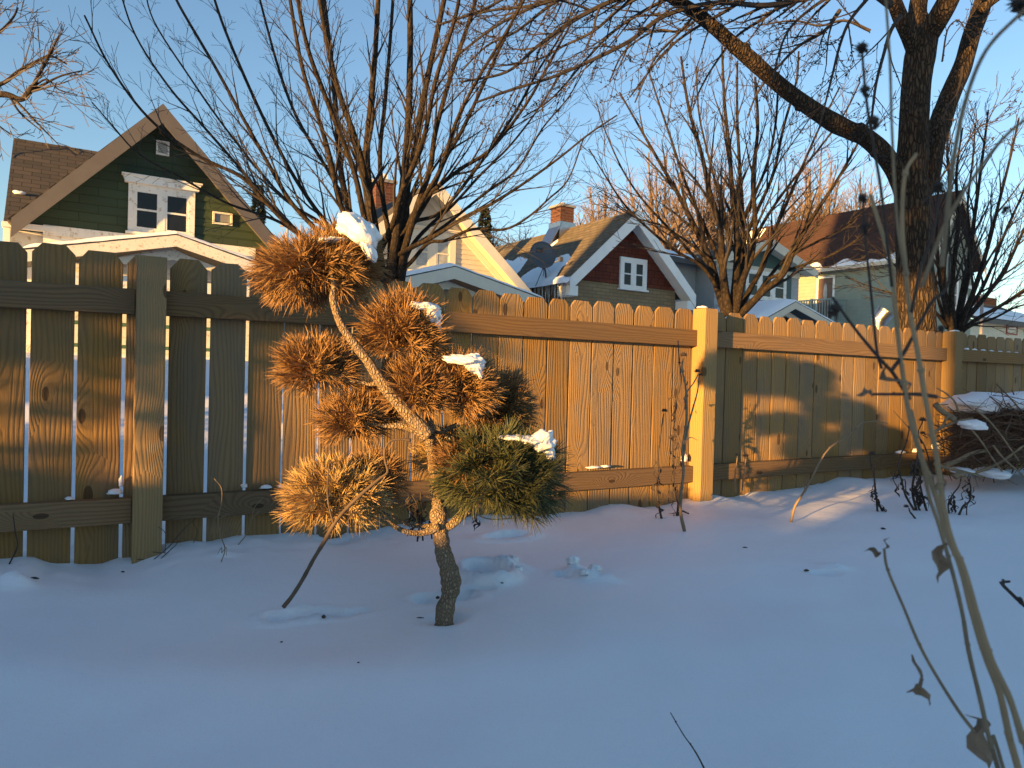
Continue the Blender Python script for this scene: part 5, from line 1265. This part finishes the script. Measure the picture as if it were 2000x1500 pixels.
# hanging sprays of budded twigs, fed by limbs above the frame
PA = [(0, .13, 40, .14, .10, .035), (.075, .34, 38, .12, .06, .05), (.15, .75, 34, .09, .02, .08), (.26, 1.2, 28, .07, -.01, .12)]
def spray(pts, w0, w1, z, dz=0., sp=.15, lvl=2):
    k = len(pts); P = [at(x, y, z+dz*i/(k-1)) for i, (x, y) in enumerate(pts)]; ss = z/FPX
    path_branch(Cn, Cn, P, [(w0+(w1-w0)*(i/(k-1))**.7)*.5*ss for i in range(k)], PA, lvl, .0026, sp, 5, .05)
for a in [
 ([(1740,10),(1680,-25),(1600,-10),(1500,10),(1400,5),(1300,30),(1230,80),(1150,120),(1080,150),(1000,175),(930,200)], 16, 4, 6.6, -.8),
 ([(1720,-60),(1600,-70),(1450,-60),(1300,-30),(1200,0),(1120,40),(1050,90),(990,140),(900,160)], 18, 4, 6.3, -.6),
 ([(1500,-60),(1380,-50),(1250,-40),(1130,-10),(1050,10),(970,50),(890,110)], 14, 4, 6.0, -.3),
 ([(1400,-60),(1250,-60),(1100,-40),(1000,-10),(940,20),(850,50)], 12, 4, 5.8, 0.),
 ([(1340,-20),(1260,20),(1200,60),(1150,110),(1080,190),(1020,230)], 9, 3, 6.2, .4),
 ([(1300,-30),(1220,10),(1160,60),(1100,90),(1040,120),(960,130)], 9, 3, 6.8, .4),
 ([(1640,20),(1610,60),(1560,90),(1520,130),(1480,180),(1460,230)], 9, 3, 7.0, -.2),
 ([(1760,30),(1740,60),(1725,110),(1712,160),(1705,210),(1700,260)], 9, 4, 6.9, -.2),
 ([(1700,-10),(1660,40),(1640,90),(1625,150),(1610,210),(1600,250)], 8, 3, 6.6, -.2),
 ([(1640,-20),(1580,20),(1540,60),(1520,110),(1510,160)], 8, 3, 6.4, 0.),
 ([(1560,-20),(1500,30),(1440,70),(1400,120),(1370,170),(1350,220)], 8, 3, 6.6, .2),
 ([(1480,-20),(1420,20),(1350,60),(1300,100),(1260,150),(1230,190)], 9, 3, 6.4, .2),
 ([(1440,-20),(1380,20),(1330,60),(1280,60),(1220,100),(1190,160)], 8, 3, 6.9, .2),
 ([(1880,130),(1870,180),(1845,220),(1850,280)], 4, 2, 7.2, -.1),
 ([(1840,120),(1850,60),(1870,40),(1885,55)], 4, 2, 7.2, .1),
 ([(1700,60),(1650,40),(1600,50),(1550,40),(1480,50)], 7, 3, 7.6, .3),
 ([(1800,400),(1850,330),(1880,290),(1910,250),(1950,235)], 4, 2, 7.0, -.2),
 ([(1360,25),(1330,60),(1290,100),(1270,130),(1240,200)], 6, 3, 6.3, -.2),
 ([(1200,-40),(1120,-20),(1040,10),(960,20),(880,40)], 10, 4, 6.4, 0.),
 ([(1180,-40),(1090,0),(1010,60),(950,90),(900,140)], 9, 3, 5.9, 0.),
]: spray(*a)
# bud clusters
bud = MB()
src = [Vector(v) for v in Cn.v[::max(1, len(Cn.v)//1500)]]
for q in src:
    qc = q-CAMP; z_ = qc.dot(F_)
    if z_ < 4: continue
    for k in range(2): blob(bud, q+Vector((U(-.012,.012), U(-.012,.012), U(-.012,.012))), .007, .007, .010, None, .2, 3, 4, 3, k)
root = treeobj('large_ash_tree', 'big bare tree with thick furrowed trunk and a long limb reaching left', b0, T, Cn, M['bark_ash'], M['twig_dark'])
bud.build('buds', M['twig_dark'], root, base=b0)
# --- tree reaching in from the left edge --------------------------
T = MB(); Cn = MB(); z = 15.; s = z/FPX; b = at(-230, 700, z); b.z = gz(b.x, b.y)
T.tube(crom([b, at(-225, 450, z), at(-200, 250, z), at(-190, 50, z), at(-180, -100, z)], 5), crf([.30, .24, .20, .14, .08], 5), 10)
PL = [(0, .42, 34, .09, .03, .14), (.17, .95, 32, .08, .02, .2), (.3, 1.6, 30, .06, .02, .3)]
for pts, w0, w1 in (([(-200,250),(-100,200),(0,184),(40,194),(58,180),(75,148),(95,110),(115,70)], 16, 3), ([(-190,230),(-90,190),(0,165),(35,140),(70,120),(100,110),(130,125)], 10, 3), ([(-190,200),(-100,100),(-40,90),(0,62),(25,35),(35,15)], 9, 3),
                    ([(50,185),(85,165),(120,148),(160,138)], 6, 2), ([(20,190),(35,215),(55,235),(80,255)], 5, 2), ([(-190,150),(-80,60),(-30,0),(10,-40)], 9, 3), ([(-200,260),(-100,240),(-40,220),(-10,240),(20,262)], 6, 2), ([(60,175),(90,155),(115,175),(150,185)], 4, 2)):
    n = len(pts); P = [at(x, y, z+U(-.6, .6)*i/n) for i, (x, y) in enumerate(pts)]
    path_branch(T, Cn, P, [(w0+(w1-w0)*(i/(n-1)))*.5*s for i in range(n)], PL, 2, .007, .4, 6, .3)
treeobj('distant_bare_tree', 'bare tree whose fine grey-brown branches reach in from the upper left edge', b, T, Cn, M['bark_dark'], plain('twig_grey', (.085, .07, .062), .85, .2, 1., .1))
# --- sunlit crowns far behind -------------------------------------
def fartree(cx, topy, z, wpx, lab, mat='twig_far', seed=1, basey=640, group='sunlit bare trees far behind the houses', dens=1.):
    T = MB(); Cn = MB(); s = z/FPX; b = at(cx, basey, z); b.z = 1.0
    top = at(cx, topy, z); Ht = top.z-b.z; r0 = Ht*.020
    fork = b.lerp(Vector((b.x, b.y, top.z)), .40)
    T.tube([b, fork], [r0*1.3, r0], 7)
    PFt = [(0, Ht*.06, 34, .10, .02, Ht*.03), (Ht*.017/dens, Ht*.12, 38, .12, .02, Ht*.03), (Ht*.034/dens, Ht*.22, 32, .08, .03, Ht*.05)]
    nb = 17
    for i in range(nb):
        ph = i*2.4+seed; sp_ = (i+.5)/nb; lat = wpx*s*math.sqrt(sp_)*.95
        e = Vector((b.x+math.cos(ph)*lat, b.y+math.sin(ph)*lat*.7, b.z+Ht*(1.0-.42*sp_)))
        m_ = fork.lerp(e, .45)+Vector((math.cos(ph), math.sin(ph), 0))*lat*.18
        path_branch(T, Cn, [fork-Vector((0, 0, Ht*.1*sp_)), m_, e], [r0*.7, r0*.4, r0*.1], PFt, 2, .0055*z/30, Ht*.036/dens, 5, .12, 5)
    return treeobj('distant_bare_tree', lab, b, T, Cn, M[mat], M[mat], group)
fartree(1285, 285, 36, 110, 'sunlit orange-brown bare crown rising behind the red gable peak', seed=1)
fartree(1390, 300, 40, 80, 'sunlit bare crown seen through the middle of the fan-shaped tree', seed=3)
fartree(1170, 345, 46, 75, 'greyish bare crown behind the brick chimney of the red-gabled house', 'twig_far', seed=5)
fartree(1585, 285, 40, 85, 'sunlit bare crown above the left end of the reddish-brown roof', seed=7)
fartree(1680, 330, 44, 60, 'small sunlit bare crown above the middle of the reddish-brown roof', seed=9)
fartree(1010, 440, 50, 62, 'low dark bare tree between the beige house and the brick chimney', 'twig', seed=11, dens=.9)
fartree(955, 440, 44, 30, 'low bare tree just right of the beige gable', 'twig', seed=12, dens=.9)
fartree(585, 455, 60, 50, 'low bare tree in the gap between green and beige houses', 'twig', seed=13, dens=.9)
def conifer(cx, topy, basey, z, wpx, lab, seed=0):
    s = z/FPX; b = at(cx, basey, z); b.z = 1.0; top = at(cx, topy, z); Ht = top.z-b.z; T = MB(); Cn = MB()
    T.tube([b, Vector((b.x, b.y, top.z))], [Ht*.02, .02], 6)
    for i in range(2600):
        f = rnd.random()**.8; z_ = b.z+Ht*(.12+.88*f); rr = wpx*s*(1-f)**.8*(1+.25*math.sin(f*40+seed))*math.sqrt(rnd.random())+.03; ph = U(0, 6.28)
        c = Vector((b.x+math.cos(ph)*rr, b.y+math.sin(ph)*rr, z_-rr*.15)); d = Vector((math.cos(ph), math.sin(ph), U(-.5, .3))).normalized(); sd_ = d.cross(Vector((U(-1,1), U(-1,1), 1))).normalized()
        l_ = .26*z/40; w_ = .09*z/40; Cn.add([c, c+d*l_*.5+sd_*w_, c+d*l_, c+d*l_*.5-sd_*w_], [(0,1,2,3)])
    treeobj('conifer_tree', lab, b, T, Cn, M['bark_dark'], M['conifer'])
conifer(499, 362, 640, 38, 26, 'dark narrow conifer poking up behind the right eave of the green house')
conifer(942, 408, 640, 44, 32, 'ragged conifer top beside the right slope of the beige gable', 3)
# --- poles and duct -----------------------------------------------
def pole(px, ty, z, wpx, lab, mat='pole'):
    b = at(px, 700, z); b.z = gz(b.x, b.y); t = at(px, ty, z); s = z/FPX
    mb = MB(); mb.tube([b-Vector((0, 0, .2)), Vector((b.x, b.y, t.z))], [wpx*.5*s, wpx*.42*s], 10); mb.tube([Vector((b.x-.35, b.y, t.z-.25)), Vector((b.x+.35, b.y, t.z-.25))], [.05, .05], 5) if wpx < 6 else None
    tag(mb.build('utility_pole', M[mat], base=b), lab, 'pole')
pole(556, 432, 34, 5, 'thin wooden utility pole in the gap between the green and beige houses', 'pole')
pole(1914, 575, 14, 7, 'grey metal pole standing before the small cream house at the right')
dz = 8.2; db = at(1722, 640, dz); db.z = gz(db.x, db.y)
D = empty('exhaust_duct', db); tag(D, 'shiny round metal duct with open end, above the fence left of the thick trunk', 'duct')
mb = MB(); c1 = at(1716, 626, dz); c2 = at(1730, 606, dz); ax = (c2-c1).normalized()+F_*-.25
a = c1; e = c1+ax.normalized()*.12
mb.tube([Vector((a.x, a.y, db.z-.1)), Vector((a.x, a.y, a.z-.05)), a, e], [.075, .075, .09, .095], 20, False)
mb.tube([e, a], [.088, .082], 20, False); mb.build('duct_pipe', M['metal'], D, base=db, smooth=True)
mb = MB(); mb.tube([e-ax.normalized()*.008, e+ax.normalized()*.012], [.102, .102], 20, False); mb.tube([a-ax.normalized()*.01, a+ax.normalized()*.012], [.098, .098], 20, False); mb.build('duct_collar', M['metal'], D, base=db)
# --- unseen shade casters added behind the viewer
def hedge_caster():  # added unseen hedge, shaped to shade the upper left fence
    Cn = MB(); T = MB(); c = SDIR*-5.2+SPER*-4.05
    for i in range(15000):
        x = U(-1, 1); y = U(-1, 1); k = rnd.random()**.75
        top = 2.55+.10*noise.noise(Vector((x*4, y, 1))); bot = 1.28+.14*noise.noise(Vector((x*5, y, 7)))
        z = top-(top-bot)*k; w_ = 1.0+.07*noise.noise(Vector((z*5, y, 3)))
        if rnd.random() < sstep(.0, .35, (z-bot)/(top-bot)): pass
        elif rnd.random() < .45: continue
        p = SPER*(x*1.62*w_)+SDIR*(y*.42)+Vector((c.x, c.y, z))
        e = Vector((U(-1,1), U(-1,1), U(-1,1))).normalized()*.09; f = e.orthogonal().normalized()*.034; Cn.add([p, p+e*.5+f, p+e, p+e*.5-f], [(0,1,2,3)])
    for i in range(2600):
        x = U(-1, 1); z = U(.72, 1.35); p = SPER*(x*1.55)+SDIR*U(-.3, .3)+Vector((c.x, c.y, z))
        if noise.noise(Vector((x*3.2, z*3, 5))) < -.08 or x > .83: continue
        e = Vector((U(-1,1), U(-1,1), U(-1,1))).normalized()*.08; f = e.orthogonal().normalized()*.03; Cn.add([p, p+e*.5+f, p+e, p+e*.5-f], [(0,1,2,3)])
    for k in range(7):
        x = -1.4+k*.46; p = Vector((c.x, c.y, 0))+SPER*x; T.tube([p, p+Vector((0, 0, 1.0)), p+SPER*U(-.2,.2)+Vector((0, 0, 2.1))], [.03, .026, .012], 6)
    treeobj('shade_caster_hedge', 'unseen evergreen hedge on bare stems, added behind the viewer to shade the fence', Vector((c.x, c.y, gz(c.x, c.y))), T, Cn, M['bark_dark'], M['conifer'])
hedge_caster()
def tree_caster():  # added unseen evergreen, gaps left to dapple the ash trunk
    Cn = MB(); T = MB(); c = SDIR*-8.4+SPER*-2.3
    for i in range(9000):
        x = U(-.5, 1); z = U(3.3, 9.5); w_ = 1.15*(1-(z-3.3)/9)
        if noise.noise(Vector((x*1.6, z*.75, 5))) < .09: continue
        p = SPER*(x*w_)+SDIR*U(-.7, .7)+Vector((c.x, c.y, z))
        e = Vector((U(-1,1), U(-1,1), U(-.6,.6))).normalized()*.17; f = e.orthogonal().normalized()*.06; Cn.add([p, p+e*.5+f, p+e, p+e*.5-f], [(0,1,2,3)])
    b_ = Vector((c.x, c.y, 0))-SPER*.95; T.tube(crom([b_-Vector((0, 0, .2)), b_+Vector((0, 0, 2.6)), Vector((c.x, c.y, 4.6)), Vector((c.x, c.y, 9.4))], 5), crf([.12, .11, .08, .02], 5), 8)
    treeobj('shade_caster_tree', 'unseen ragged evergreen, added behind the viewer to dapple the thick trunk', Vector((b_.x, b_.y, gz(b_.x, b_.y))), T, Cn, M['bark_dark'], M['conifer'])
tree_caster()
def shade_building(name, lab, q0, q1, s0, s1, he, hr, wm, rm, nwin):
    """added shade-casting gabled building, its ridge across the sun; local x = q, y = s"""
    o = SPER*0; rz = math.atan2(SPER.y, SPER.x); root = empty(name, (0, 0, 0), rz); tag(root, lab, 'house')
    mb = MB(); mb.box(q0, q1, s0, s1, -.3, he); mb.prismx([(s0, he-.01), ((s0+s1)/2, hr-.1), (s1, he-.01)], q0+.02, q1-.02); mb.build('wall', wm, root)
    mb = MB(); sm = (s0+s1)/2
    for a in (s0, s1):
        d = -.3 if a == s0 else .3; k = (hr-he)/(sm-a)
        v = [Vector((q0-.04, a+d, he+k*d)), Vector((q1+.15, a+d, he+k*d)), Vector((q1+.15, sm, hr)), Vector((q0-.04, sm, hr))]; w_ = [p+Vector((0, 0, .15)) for p in v]
        mb.add(v+w_, [(0,1,2,3),(7,6,5,4),(0,4,5,1),(1,5,6,2),(2,6,7,3),(3,7,4,0)])
    mb.build('roof', rm, root)
    for i in range(nwin):
        x = q0+(q1-q0)*(i+.5)/nwin
        for zz in ([1.1, 4.2, 7.2] if he > 6 else [1.1]):
            f = MB(); f.box(x-.5, x+.5, s1+.002, s1+.06, zz, zz+1.3); fo = f.build('window', M['white_trim'], root)
            g_ = MB(); g_.box(x-.42, x+.42, s1+.061, s1+.068, zz+.08, zz+1.22); g_.build('pane', M['glass'], fo)
shade_building('shade_caster_low', 'unseen low gabled building, added behind the viewer to shade the right foreground', -1.24, 4.2, -14.5, -9.5, 2.9, 4.3, M['beige'], M['roof_dark'], 2)  # added unseen block shading the right fence end and near stems
shade_building('shade_caster_tall', 'unseen tall gabled building, added behind the viewer to shade the right-hand houses', -12.0, -6.0, -26, -17, 11.5, 16.5, M['beige'], M['roof_dark'], 3)  # added unseen block shading the houses on the right
